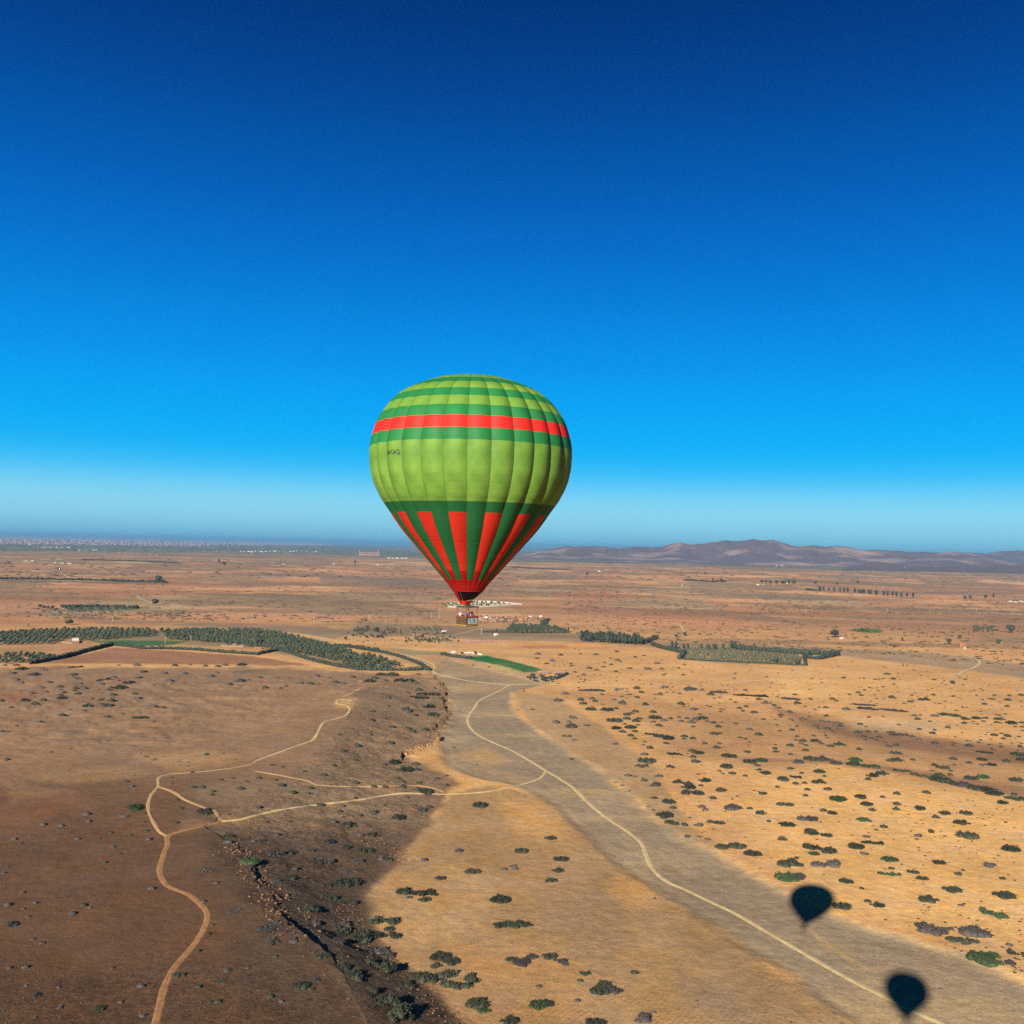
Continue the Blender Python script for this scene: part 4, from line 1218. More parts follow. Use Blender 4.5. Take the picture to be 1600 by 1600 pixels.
# the thorn scrub as it stands in the photograph: x y width [colour][shape]; grouped by 400-px tiles, four units to a pixel
SHRUBS = {
 (1200, 1300): """85 45 90pr;270 10 80g;365 22 60g;615 32 45p;640 68 115gf;548 94 95g;600 138 50p;325 108 165gd;288 138 60G;177 165 40g;135 203 125g;325 208 85p;415 205 100p;120 290 130G;195 285 90p;488 313 72g;587 355 36g;755 172 80G;770 230 42g;757 265 110Gf;907 252 60g;965 295 62g;1070 192 66g;940 27 50p;930 47 28p;1022 3 40g;1105 27 22p;1250 27 105g;1515 110 100g;1390 210 108pr;1218 240 30g;1192 265 55p;1467 293 42g;1155 362 95g;1480 398 108g;1007 425 110g;1207 460 38p;622 434 50g;682 460 80g;460 466 95g;1410 518 145Gd;970 590 100p;1035 625 140p;1130 608 68pr;1277 630 160p;1155 677 80g;1225 685 120gr;1285 683 60g;1507 708 45p;1565 765 110gd;1320 785 130G;1400 820 110G;1405 775 90G;1518 823 68p;970 508 16g;985 495 16g;1003 490 18g;415 1135 25p;330 1185 20p;665 778 15g;1075 980 22p;145 1190 20g""",
 (800, 1300): """242 40 62g;62 120 80g;307 170 78g;15 214 35p;22 232 38p;289 242 62g;242 305 88gr;40 585 85g;90 583 60g;5 800 55g;72 820 85p;118 782 60p;238 778 72g;270 803 30g;325 812 95pr;452 884 70Gr;427 930 42G;765 880 50gr;168 967 40pr;572 958 100gr;548 1003 90g;640 995 80p;160 1082 90G;215 1075 75g;410 1057 45p;887 1127 32p;815 1168 95p;525 1195 95g;15 1185 55g;1100 27 60pr;1168 30 28p;1225 48 40p;1312 97 80g;1410 93 105g;1505 142 90g;1585 1130 20p;1382 178 12g;890 415 22g;1155 1055 22p;1070 975 14g;1200 1000 12g""",
 (400, 1300): """455 60 60g;215 130 70g;130 18 40p;105 130 100pr;355 118 55p;350 168 55pr;400 188 90pr;460 185 60p;635 185 60p;565 240 80pr;625 240 60p;562 92 80gr;680 125 85g;732 20 70g;785 172 50p;830 175 65g;245 232 45p;215 288 72g;110 305 60p;475 332 60g;568 330 125g;465 418 65g;545 440 115gf;340 487 75g;372 572 65p;555 577 65p;490 590 70pr;805 558 130gd;835 610 60g;810 650 140gd;598 652 180gd;500 683 70p;535 705 40p;750 745 130pd;810 775 80p;760 840 145gd;415 778 75g;535 848 80g;610 900 95g;645 930 50g;1030 915 120g;1110 922 95g;1260 928 170go;935 963 80g;285 965 95g;340 985 50g;370 930 60p;90 1030 50g;160 1060 45p;720 993 75g;800 1108 190go;942 1163 85g;1385 1080 130g;1425 1120 60G;1150 785 110g;1225 810 80g;1125 840 55g;1272 121 55p;1053 177 50p;1150 290 58p;1355 253 82g;1552 235 40p;1590 215 25p;1523 428 105g;935 375 90g;1045 385 140gf;1055 425 60g;960 410 40g;1530 583 70g;1585 583 80g;1590 800 55g;1580 1185 90g;15 215 70g;100 600 130pr;120 780 40g;100 690 120pr;235 680 60p;917 832 15g;30 60 60p;650 20 50pr""",
 (0, 1300): """140 380 36p;50 458 55p;147 482 30p;222 445 40p;172 532 34p;73 580 75p;523 460 55g;560 472 35p;455 512 55p;205 672 36p;262 697 40p;57 852 44p;160 848 55p;700 850 38p;162 960 32p;365 972 34p;226 1025 60p;883 965 55p;375 1100 40p;620 1105 70g;222 1160 30g;945 355 52p;655 193 38g;750 137 30g;705 95 34p;960 513 20g;1115 900 60g;1240 970 50g;1370 935 60pr;1418 868 45pr;1310 1065 45g;1362 1065 55g;1300 640 42g;1325 585 34p;1240 745 45g;1275 435 40p;1480 497 70pr;1285 240 90pr;1350 320 45p;1560 190 110G;1520 160 60g;890 1150 50p;755 1065 35p;1545 850 30p;25 258 30p;45 220 25p;485 45 40p;350 45 20p;620 42 28g;815 20 28g;930 48 45p;1420 28 60g;1430 65 55p;1585 60 40p;690 5 40g;90 45 40p;125 72 30p;1370 120 22p;1290 150 20p;1040 915 20p""",
 (0, 1000): """135 183 60g;75 212 50p;270 190 45p;215 220 60p;100 250 45p;135 268 35p;465 170 70gf;460 220 45g;470 242 55p;305 267 40p;655 253 80gr;710 236 35p;740 255 22p;635 278 45p;808 268 60g;868 240 45g;895 202 50g;855 160 45p;1025 210 45p;1090 162 40g;1185 155 25p;1285 165 35g;1360 168 40g;1355 207 32p;1150 212 40p;1060 260 55p;1073 272 22g;750 303 80g;690 298 30p;675 315 45p;380 295 42g;378 313 35p;525 305 50p;500 275 35p;465 318 30g;470 303 40g;395 330 40p;380 348 36g;485 340 42g;385 367 60g;290 325 30p;193 333 35p;255 302 50p;708 347 50g;840 338 38g;695 382 55g;625 377 36g;645 370 25g;575 368 24p;680 411 60p;552 413 60g;627 403 40p;862 368 48p;757 421 22p;272 378 45g;150 378 60p;225 404 55g;68 425 35g;10 383 40g;440 440 28p;388 472 50g;525 443 30p;672 483 42g;958 417 48p;1020 426 38g;880 487 85gf;965 512 28g;250 512 30g;103 538 25p;10 575 35g;48 575 30p;765 464 28p;322 702 25g;440 683 25p;40 750 40p;1435 280 38g;1500 258 60p;1550 250 25p;1505 288 20p;1548 342 22p;1290 718 36g;1395 712 22p;1468 747 20p;1020 287 24p;962 285 20p;790 885 35g;835 848 22p;825 915 40p;1205 828 30g;1070 862 25g;1070 900 30p;1203 925 50g;1265 922 45g;1380 875 34g;1455 865 30g;1330 950 40g;1325 970 35g;1108 1002 36g;1130 1053 42g;1505 932 55g;1545 885 30g;845 1050 90G;905 1085 32g;775 1105 50p;540 1092 55p;1100 1145 42g;1290 1085 70g;1270 1070 80p;1430 1092 25g;270 1155 50p;385 1163 40p;555 1135 40p;900 1140 25g;915 1195 40g;910 732 30p;960 750 28p;1175 787 20p;1315 230 55p;1405 160 40p;1510 158 60g;30 160 30p;100 160 40p;740 160 24p;1150 270 20p;420 220 20p""",
 (400, 1000): """25 235 35g;130 238 30p;380 228 45p;460 240 25p;485 265 25p;275 273 45p;343 278 50g;188 290 34g;60 298 40g;40 308 28p;155 303 30p;390 280 25p;505 268 45g;530 172 28g;605 235 40g;550 275 30p;745 242 50g;715 258 60g;780 218 60g;850 222 70g;810 253 25g;905 258 75g;965 256 60g;1010 272 36g;1015 215 30g;1118 303 28g;1020 315 50g;1045 343 70g;1110 343 60g;1010 362 110gf;825 362 40p;945 332 35p;1160 370 40g;1078 418 65g;1110 470 75g;945 440 65p;820 415 30p;995 470 40g;730 450 35g;722 503 40g;850 548 48g;950 552 40g;1058 565 55g;982 577 48g;840 646 52g;925 617 26p;565 625 25g;633 662 50g;547 695 40g;520 593 30g;607 557 20g;865 766 70g;1003 778 52g;925 815 95g;1003 812 50g;805 783 40g;887 865 30g;913 885 35g;820 887 20g;1020 895 42g;1132 868 40g;1190 850 28g;1195 910 42g;918 920 50g;808 920 38g;738 918 42g;620 893 52g;580 878 20g;425 845 42g;300 822 28g;485 785 36g;100 783 35g;165 795 28g;20 865 40g;125 878 30g;1065 950 85g;1012 932 45g;945 985 30g;620 988 30g;405 1034 50g;20 1047 45g;540 1038 35p;525 1072 38g;735 1080 55g;760 1070 34g;645 1097 36g;548 1107 24g;888 1112 80g;1045 1065 70p;1085 1047 50g;990 1037 30g;1405 1035 85g;1380 780 18g;1235 672 26p;210 1135 30g;312 1137 22g;65 1138 30g;580 1158 80g;485 1140 50p;340 928 40g;230 955 50g;320 960 40p;160 912 50g;620 750 30g;525 750 28p;380 792 22p;705 590 36p;630 597 30p;800 1030 30p;1355 160 20g;1455 170 20g""",
 (800, 1000): """160 90 40p;155 117 28g;302 96 36g;425 88 24g;520 93 32p;655 75 30g;215 150 34g;250 133 40p;368 150 24g;375 163 25g;615 116 20g;660 128 32g;678 138 22g;620 155 28g;580 143 22g;768 108 28g;822 100 26g;905 148 36p;483 178 40p;528 190 32p;648 200 28g;570 170 30p;450 220 34p;735 180 36p;850 184 50p;938 184 36p;1075 155 24g;1040 177 26G;950 220 26g;1072 220 28g;395 202 26g;458 250 20g;780 304 52g;655 313 38p;460 317 80pf;530 317 90pf;562 343 32p;955 298 44p;690 308 22g;1105 310 66p;1187 315 36p;1290 328 90pf;1240 343 50g;810 330 36g;925 343 42p;1005 330 24p;970 328 22g;1048 338 34p;783 360 36g;688 355 24g;740 342 24g;502 368 38g;430 377 52g;518 384 36g;640 375 30p;445 401 48g;692 396 56p;833 405 50g;1058 402 54gf;1220 412 24p;1075 417 24g;285 380 56p;333 338 44p;590 437 68p;492 437 56g;500 420 24p;650 430 34g;567 404 22p;772 450 48g;882 452 46g;1133 437 48p;720 470 48g;742 460 36g;717 495 54g;797 494 42g;895 490 66g;988 494 36g;1043 486 34p;640 505 80g;772 510 55g;882 515 36p;950 505 42p;1055 510 40p;1092 492 34g;1120 518 54p;1150 500 50p;1175 466 28g;1190 490 60g;1218 510 32p;1258 520 42g;1313 517 24p;1290 544 46g;650 552 60g;738 548 68g;705 527 30g;788 533 26g;920 538 50gd;1132 544 30g;693 577 48g;770 574 44g;742 600 48g;765 619 36g;880 592 80gf;920 605 60g;975 616 70g;965 648 40g;830 638 26g;820 658 26p;862 677 50g;1078 606 46g;1075 620 30g;1133 618 44g;1013 714 80gf;1120 695 50g;1160 708 65g;1130 733 46g;1145 763 54g;1277 675 50g;1206 649 36g;1295 648 36p;1355 730 78g;1265 590 55g;1300 585 35g;843 757 90g;808 787 78pr;828 718 50p;990 792 56pr;1342 793 78g;1378 836 48g;1458 850 36g;1297 820 26g;1320 838 24g;1163 840 30p;1485 762 66g;1533 786 38g;1560 755 70G;1543 814 40g;1585 832 56g;1473 702 46g;725 850 45p;765 855 30p;825 880 50p;918 854 50p;893 907 64p;1065 895 90gd;1100 922 80g;1095 957 70p;1160 960 70g;1202 880 66g;1183 912 34g;1300 940 60p;890 990 42g;1255 990 50g;980 1015 66g;1008 1052 44g;1370 1050 92p;1487 1055 42g;1567 963 52g;1185 1045 50p;1210 1062 40p;1558 1083 60g;958 1095 86g;1110 1113 30p;985 1140 60g;1020 1152 55g;1080 1158 50g;1170 1160 54p;1240 1140 50g;1295 1147 60g;380 490 54p;275 517 52p;355 512 34p;375 545 70p;465 537 40p;325 603 34p;358 604 34g;388 627 30p;642 652 42p;127 436 26g;35 440 16g;375 746 30g;1423 428 36g;1443 445 30g;1513 455 42g;1463 418 36g;1400 525 30g;1485 562 40p;1540 594 54g;1425 612 32g;1460 620 30g;1480 640 24g;1430 346 70gf;1480 348 60gf;1550 353 90gf;1580 395 44p;1540 373 40g;1570 498 30g;1460 316 30g;1388 242 24p;1365 373 22g;1395 390 24g;1300 450 24g;1325 438 20g;1395 210 20g;1265 365 20g;1375 995 22p;1410 978 24p;650 890 20p;690 910 26p;735 945 24p;850 1040 24p;885 1065 26p""",
 (1200, 1000): """740 215 40G;783 245 38g;668 248 24g;720 243 22g;598 240 20g;473 238 32g;275 243 20p;720 295 24g;633 298 20g;603 315 26g;565 331 34g;583 348 32g;775 362 50g;680 369 26p;885 388 38g;852 400 28p;975 375 58g;898 349 24g;1035 345 32g;1160 354 28g;1155 270 36g;1150 262 30g;1040 250 28g;1088 270 18g;1233 247 26g;1415 348 28g;1403 373 32g;1500 378 44g;1507 350 30g;1355 403 36g;1495 417 36g;1240 423 20g;1580 347 40g;145 370 100pf;270 373 30g;168 343 34g;185 397 50g;40 410 34g;70 426 30g;400 370 40g;427 381 30g;510 343 26g;560 405 80pf;620 408 90pf;740 437 90pf;810 445 100pf;630 432 100pf;915 476 40p;935 497 40g;1012 510 26g;1040 477 50p;1105 468 60G;1160 474 70G;1230 494 60p;1300 490 56g;1362 490 36g;1348 510 32p;1450 497 60g;1520 520 56g;1225 522 42g;1430 518 36g;1545 543 26g;1590 520 40g;1590 545 30g;490 437 50p;78 471 40g;360 423 36g;360 476 32g;133 450 36g;143 498 30p;222 500 40p;378 515 36p;340 510 36p;430 527 50p;452 541 38g;575 528 36g;630 484 28g;718 480 20g;820 532 26p;303 538 34p;372 557 40g;60 533 24g;148 566 40g;72 570 30g;180 541 28g;560 581 54g;623 574 36g;675 576 30g;775 578 40g;748 580 24g;815 594 90pf;903 605 36g;695 611 42g;648 616 30g;678 629 30g;598 606 36g;942 622 36p;947 560 36g;1043 563 28g;1030 585 44g;1123 548 38g;1045 648 42g;1070 670 36p;1160 645 26g;1158 660 26g;1258 664 50g;1413 597 44g;1497 603 48g;1470 618 32g;1455 650 20g;1458 668 30g;1330 626 22g;213 634 50g;238 660 30g;205 650 34p;180 605 28g;173 627 26g;288 602 30g;360 598 26g;370 613 24g;300 634 60g;332 650 34g;135 662 50g;445 655 60g;393 667 46g;236 692 44g;142 717 34g;50 700 40g;45 680 40g;46 657 20g;570 685 44g;755 670 44p;800 661 44g;800 710 60g;903 751 36g;765 758 50g;810 752 70g;547 752 80G;543 780 84g;620 792 60g;670 796 65g;270 745 80g;335 750 80g;185 764 72p;395 752 36p;427 773 66g;138 806 42g;318 825 66g;210 834 34g;175 858 68gf;353 852 30g;95 872 70g;315 890 70g;173 900 46g;228 896 38g;58 920 34g;245 937 44g;374 936 52g;233 975 40g;430 995 86G;580 982 70g;620 1028 66g;652 1065 50g;718 983 38g;715 836 72g;650 850 64g;627 872 46g;806 963 54g;806 1028 54g;802 1060 50g;845 820 90gf;920 845 50g;975 855 50g;1075 847 60g;1140 845 40g;1140 820 30g;1028 820 30p;1040 785 50g;1095 800 65g;1158 747 52g;1165 784 34p;1258 770 42g;1335 750 62g;1390 783 62g;1333 783 36p;1493 763 52g;1570 720 80g;1590 750 60g;1410 692 30p;1345 703 80gf;1270 870 70g;1345 858 64G;1050 872 90g;1110 885 90g;1160 900 60g;1215 908 90p;1270 920 70p;1310 930 90g;1360 940 80g;1412 960 100g;1432 937 26g;1550 877 66g;1537 968 46g;1465 1018 62g;1520 990 60G;1575 998 70g;993 957 52g;950 1053 62g;1106 1083 56g;1050 1110 54g;1240 1083 62g;1215 1145 88g;600 1127 72G;723 1170 52g;677 1188 26g;75 1030 55g;125 1030 60g;345 1068 50g;400 1083 56g;210 1118 70p;265 1120 70p;120 1155 84g;5 1135 36g;265 1195 70p;1020 1195 40g;1358 1160 18g;1485 1140 22g;860 1040 14g;1200 1010 12g;1430 1055 16g;1290 1035 14g;1080 1195 14g;200 960 12g;545 890 14g;420 870 12g;440 805 18p;800 1135 14g;1105 940 14g;535 1062 12g;440 635 12g""",
}

LANDMARKS = [((1265, 1415), 'upper balloon shadow'), ((1415, 1555), 'lower balloon shadow'), ((853, 1204), 'pale road fork'), ((262, 1307), 'red track junction'), ((540, 1100), 'plateau track loop'),
             ((425, 1400), 'dark rocky ledge'), ((690, 1120), 'eroded river bank'), ((620, 1178), 'bend of the eroded bank'), ((865, 1055), 'walled homestead'), ((1240, 1040), 'square olive plot'), ((1100, 1325), 'river bed edge'),
             ((810, 1040), 'bright green strip'), ((1020, 1358), 'road bend'), ((318, 1430), 'red track bend'), ((690, 1238), 'river crossing'), ((1515, 1035), 'short right-hand track'), ((250, 1570), 'end of the red track'),
             ((1115, 1225), 'white salt stain'), ((1540, 1235), 'long thicket in the hollow'), ((1400, 1110), 'flat grey thicket')]


def zone_of(u, v):
    if v < 1048: return 'on the far plain'
    if u < 540 and v < 1180: return 'on the upper plateau'
    if u < 700 and v < 1180: return 'on the slope above the river'
    if u < 340 and v < 1300: return 'on the plateau by the tracks'
    if u < 640 and v < 1300: return 'on the slope with two tracks'
    if u < 360: return 'on the dark lower-left plateau'
    if u < 600: return 'on the shaded rocky slope'
    if u < 1060 and v > 1240: return 'on the tan flat'
    if u < 1000: return 'beside the grey river bed'
    if v > 1300: return 'on the sand near the shadows'
    if v > 1190: return 'on the bright sandy rise'
    if v > 1110: return 'in the brown hollow'
    return 'on the plain behind the hollow'


def shrub_label(u, v, w, colr, kind, wm):
    size = 'huge' if wm > 13 else 'large' if wm > 9 else 'medium' if wm > 6 else 'small'
    cw = {'g': 'dark green', 'p': 'grey brown', 'G': 'fresh green'}[colr]
    kw = {'round': 'rounded', 'flat': 'long', 'ragged': 'straggling', 'pair': 'twin-humped', 'ring': 'ring-shaped'}[kind]
    best = min(LANDMARKS, key=lambda q: (q[0][0] - u) ** 2 + ((q[0][1] - v) * 1.6) ** 2)
    (bx, by), nm = best
    d = math.hypot(bx - u, (by - v) * 1.6)
    if d < 150:
        du, dv = u - bx, (v - by) * 1.6
        rel = ('right of' if du > 0 else 'left of') if abs(du) > abs(dv) * 1.2 else ('in front of' if dv > 0 else 'beyond')
        return f'{size} {cw} {kw} bush', f'{rel} the {nm}'
    return f'{size} {cw} {kw} bush', zone_of(u, v)


items = []
for (ox, oy), txt in SHRUBS.items():
    for it in txt.split(';'):
        a = it.split()
        w = ''.join(ch for ch in a[2] if ch.isdigit()); f_ = a[2][len(w):]
        items.append([ox + float(a[0]) / 4, oy + float(a[1]) / 4, float(w) / 4, f_[0], {'r': 'ragged', 'f': 'flat', 'd': 'pair', 'o': 'ring'}.get(f_[1:2], 'round')])
pts = ground_pts([(i[0], i[1]) for i in items])
for it, p in zip(items, pts):
    dist = (Vector(p) - Vector((0, 0, CAM_H))).dot(_fwd)
    it += [p, it[2] * dist / FOC]
items.sort(key=lambda q: -q[2])


def leafy_stuff(name, places, m, seed, sub=1, leaves=14, trees=False):
    """places: (x, y, z, width, height); small bushes past the first three hundred, kept in one object"""
    V, F = [], []
    r_ = np.random.default_rng(seed)
    protoV, protoF = [], []
    for k in range(6):
        v_, f_ = [], []
        lb = [(0, 0, 0.0 if not trees else .5, .5, .44, .5)] + [(float(r_.uniform(-.3, .3)), float(r_.uniform(-.25, .25)), 0.0 if not trees else .5, .26, .24, .42) for _ in range(2)]
        clump(v_, f_, lb, leaves, seed + k, sub, 0.22, not trees)
        protoV.append(np.concatenate(v_)); protoF.append(np.concatenate(f_))
    n = 0
    for i, (x, y, z, w, h) in enumerate(places):
        k = i % 6
        a = r_.uniform(0, 6.28); c_, s_ = math.cos(a), math.sin(a)
        P = protoV[k]
        Q = np.stack([(P[:, 0] * c_ - P[:, 1] * s_) * w + x, (P[:, 0] * s_ + P[:, 1] * c_) * w * 0.9 + y, P[:, 2] * h + z], 1)
        V.append(Q); F.append(protoF[k] + n); n += len(Q)
    if not V: return None
    o = link(name, mesh_np(name, np.concatenate(V), np.concatenate(F)), None, m)
    return tag(o, kind='stuff')


N_IND = 285
named = []
rest = {'g': [], 'p': [], 'G': []}
rr_ = random.Random(5)
for n_, it in enumerate(items):
    u, v, wp, colr, kind, p, wm = it
    tall = 0.30 if kind != 'flat' else 0.22
    if n_ < N_IND:
        k = rr_.randrange(NV[kind])
        me = BUSH[(kind, colr, k)]
        o = bpy.data.objects.new('thorn_bush', me); COL.objects.link(o)
        o.location = (p[0], p[1], p[2] - 0.15)
        # long axis lies across the view as it does on the plain
        bear = math.atan2(p[0], p[1])
        o.rotation_euler = (0, 0, -bear + rr_.uniform(-0.25, 0.25) + (math.pi if rr_.random() < .5 else 0))
        dsc = 1.0 if kind in ('round', 'ring', 'ragged') else 1.15
        near_d = 1.0 if v > 1280 else 1.25
        if v > 1380 and u < 1150: wm *= 1.12
        o.scale = (wm * 1.30, wm * 1.5 * dsc * near_d * rr_.uniform(.85, 1.1), wm * rr_.uniform(1.05, 1.45) * (1.0 if kind != 'flat' else 0.9))
        tag(o, None, 'shrub', 'thorn bushes dotted over the dry plain'); named.append((shrub_label(u, v, wp, colr, kind, wm), u, o))
    else:
        rest[colr].append((p[0], p[1], p[2] - 0.1, wm * 1.15, wm * 0.66))

ORD = 'second third fourth fifth sixth seventh eighth ninth tenth eleventh twelfth thirteenth fourteenth fifteenth sixteenth seventeenth eighteenth nineteenth twentieth'.split()
_by = {}
for (a, b_), u, o in named: _by.setdefault((a, b_), []).append((u, o))
for (a, b_), lst in _by.items():
    lst.sort(key=lambda q: q[0])
    for i, (u, o) in enumerate(lst):
        if len(lst) == 1: o['label'] = f'{a} {b_}'
        elif i == 0: o['label'] = f'{a}, leftmost one {b_}'
        elif i == len(lst) - 1: o['label'] = f'{a}, rightmost one {b_}'
        else: o['label'] = f'{a}, {ORD[min(i - 1, 18)]} from left {b_}'

# finer scatter: tufts and small bushes that nobody could count, thicker where the photograph shows them
def scatter(poly, n, w0, w1, seed, colr='g', cluster=True):
    r_ = np.random.default_rng(seed)
    us = [q[0] for q in poly]; vv = [q[1] for q in poly]
    out_ = []
    U = r_.uniform(min(us), max(us), n * 5); V_ = r_.uniform(min(vv), max(vv), n * 5)
    ok = inside(poly, U, V_)
    U, V_ = U[ok], V_[ok]
    P = ground_pts(np.stack([U, V_], 1))
    if cluster:
        q = fbm(P[:, 0] / 130, P[:, 1] / 130, seed, 3)
        P = P[q + r_.uniform(-0.5, 0.5, len(q)) > 0.0]
    P = P[:n]
    ws = w0 + (w1 - w0) * r_.random(len(P)) ** 2.2
    for p, w in zip(P, ws): rest[colr].append((p[0], p[1], p[2] - 0.05, w, w * (0.5 if w < 8 else 0.3)))


scatter([(1000, 1100), (1600, 1060), (1640, 1540), (1450, 1470), (1230, 1385), (1060, 1280)], 1300, 0.5, 2.8, 1, 'g')
scatter([(860, 1010), (1640, 1050), (1640, 1200), (1100, 1120), (860, 1066)], 700, 1.5, 6.5, 2, 'g')
scatter([(1000, 1030), (1640, 1050), (1640, 1120), (1000, 1080)], 160, 2.5, 6, 3, 'p')
scatter([(0, 1042), (560, 1050), (560, 1150), (300, 1200), (0, 1120)], 240, 0.8, 3.2, 4, 'p')
scatter([(540, 1080), (690, 1070), (690, 1130), (620, 1180), (710, 1220), (600, 1340), (520, 1300), (420, 1240), (520, 1150)], 420, 0.6, 2.6, 5, 'p')
scatter([(340, 1240), (640, 1240), (600, 1380), (560, 1440), (640, 1560), (560, 1600), (380, 1380)], 520, 0.5, 2.6, 6, 'p')
scatter([(200, 1380), (460, 1450), (620, 1600), (0, 1600), (0, 1450)], 500, 0.4, 1.6, 7, 'p')
scatter([(640, 1260), (820, 1260), (1250, 1560), (1300, 1600), (760, 1600), (600, 1400)], 420, 0.3, 1.2, 8, 'g')
# farther plain
scatter([(880, 955), (1640, 930), (1640, 1045), (1330, 1020), (1020, 1000), (880, 990)], 1500, 4.0, 15, 9, 'g')
scatter([(880, 915), (1640, 905), (1640, 960), (880, 960)], 1300, 6.0, 22, 10, 'p')
scatter([(0, 900), (700, 905), (700, 975), (0, 965)], 1300, 5.0, 20, 11, 'p')
scatter([(60, 950), (300, 955), (300, 972), (60, 966)], 260, 5, 14, 12, 'g')
scatter([(600, 905), (1000, 900), (1000, 935), (620, 930)], 700, 7, 22, 13, 'p')
scatter([(0, 870), (1600, 890), (1600, 910), (0, 900)], 900, 14, 50, 14, 'p')
scatter([(530, 975), (720, 975), (720, 1012), (540, 1005)], 150, 2, 8, 15, 'g')
for k_, m_, nm_ in (('g', M_BUSH, 'dark_scrub'), ('p', M_BUSH_GREY, 'grey_scrub'), ('G', M_BUSH_BRIGHT, 'green_scrub')):
    o = leafy_stuff(nm_, rest[k_], m_, 40 + ord(k_), 1, 10)
    if o: tag(o, kind='stuff')

# boulders broken from the ledges
def rubble():
    r_ = np.random.default_rng(77)
    V, F, n = [], [], 0
    iv, if_ = ico(1)
    for line, cnt, spread, s0, s1 in ((CLIFF_UP, 520, 7, .3, 1.5), (CLIFF_RIVER, 360, 5, .4, 1.6), (CLIFF_LOW, 420, 6, .25, 1.0), (GULLY, 160, 5, .3, 1.2)):
        L = np.array(line); seg = np.r_[0, np.cumsum(np.hypot(*np.diff(L, axis=0).T))]
        s = r_.uniform(0, seg[-1], cnt)
        x = np.interp(s, seg, L[:, 0]) + r_.normal(0, spread, cnt); y = np.interp(s, seg, L[:, 1]) + r_.normal(0, spread, cnt)
        z = height(x, y)
        sz = s0 + (s1 - s0) * r_.random(cnt) ** 3
        for i in range(cnt):
            P = iv * (1 + r_.normal(0, .18, (len(iv), 1))) * sz[i] * r_.uniform(.6, 1.2, 3) * np.array([1, 1, .7])
            V.append(P + np.array([x[i], y[i], z[i]])); F.append(if_ + n); n += len(iv)
    o = link('rubble', mesh_np('rubble', np.concatenate(V), np.concatenate(F)), None, mat("ledge_rock", c3(128, 92, 68), c3(84, 60, 46), 0.5, 0.95))
    tag(o, kind='stuff')


rubble()
# ------------------------------------------------------------------ trees
TREES = {}


def tree_proto(key, h, w, m, kind):
    crown = MB()
    V, F = [], []
    r_ = random.Random(hash(key) % 1000 if False else sum(map(ord, key)))
    if kind == 'olive':
        L = [(0, 0, h * .58, w * .42, w * .42, h * .36)] + [(r_.uniform(-.25, .25) * w, r_.uniform(-.25, .25) * w, h * r_.uniform(.45, .75), w * .25, w * .25, h * .22) for _ in range(4)]
    elif kind == 'tall':
        L = [(0, 0, h * .5, w * .34, w * .34, h * .40)] + [(r_.uniform(-.22, .22) * w, r_.uniform(-.22, .22) * w, h * r_.uniform(.3, .85), w * .22, w * .22, h * .16) for _ in range(6)]
    else:  # cypress
        L = [(0, 0, h * .5, w * .4, w * .4, h * .5), (0, 0, h * .3, w * .46, w * .46, h * .3)]
    clump(V, F, L, 90, sum(map(ord, key)), 1, w * 0.16, False)
    V = np.concatenate(V); F = np.concatenate(F)
    nv = len(V)
    t = MB(); t.tube([(0, 0, -0.4), (0.05 * w, 0, h * .25), (0, 0, h * .5)], [w * .06, w * .045, w * .02], 5)
    t.tube([(0.03 * w, 0, h * .22), (w * .18, w * .05, h * .5)], [w * .035, w * .012], 4)
    t.tube([(0.03 * w, 0, h * .25), (-w * .16, -w * .1, h * .52)], [w * .035, w * .012], 4)
    cm = mesh_np('crown', V, F)
    cm.materials.append(m)
    tm = bpy.data.meshes.new('trunk'); tm.from_pydata(t.v, [], t.f); tm.update(); tm.materials.append(M_TRUNK)
    # one-mesh version for distant copies
    bmx = bmesh.new(); bmx.from_mesh(cm)
    for f in bmx.faces: f.material_index = 0
    n0 = len(bmx.faces); bmx.from_mesh(tm); bmx.faces.ensure_lookup_table()
    for f in bmx.faces[n0:]: f.material_index = 1
    one = bpy.data.meshes.new('tree'); bmx.to_mesh(one); bmx.free(); one.materials.append(m); one.materials.append(M_TRUNK)
    TREES[key] = (cm, tm, one)


for k in 'abc':
    tree_proto('olive_' + k, 1, 1.05, M_TREE, 'olive'); tree_proto('green_' + k, 1, 1.0, M_TREE_GREEN, 'olive')
    tree_proto('tall_' + k, 1, .62, M_TREE_DARK, 'tall'); tree_proto('dark_' + k, 1, 1.0, M_TREE_DARK, 'olive'); tree_proto('cypress_' + k, 1, .34, M_TREE_DARK, 'cypress')
_tr = random.Random(9)


def plant_tree(name, key, p, h, label, group=None, parts=False, cat='tree'):
    cm, tm, one = TREES[key + '_' + _tr.choice('abc')]
    rz = _tr.uniform(0, 6.28); s = h * _tr.uniform(.86, 1.14)
    if parts:
        o = empty(name, p, rz, s)
        link('crown', cm, o); link('trunk', tm, o)
    else:
        o = bpy.data.objects.new(name, one); COL.objects.link(o); o.location = p; o.rotation_euler = (0, 0, rz)
        o.scale = (s * _tr.uniform(.9, 1.15), s * _tr.uniform(.9, 1.15), s)
    return tag(o, label, cat, group)


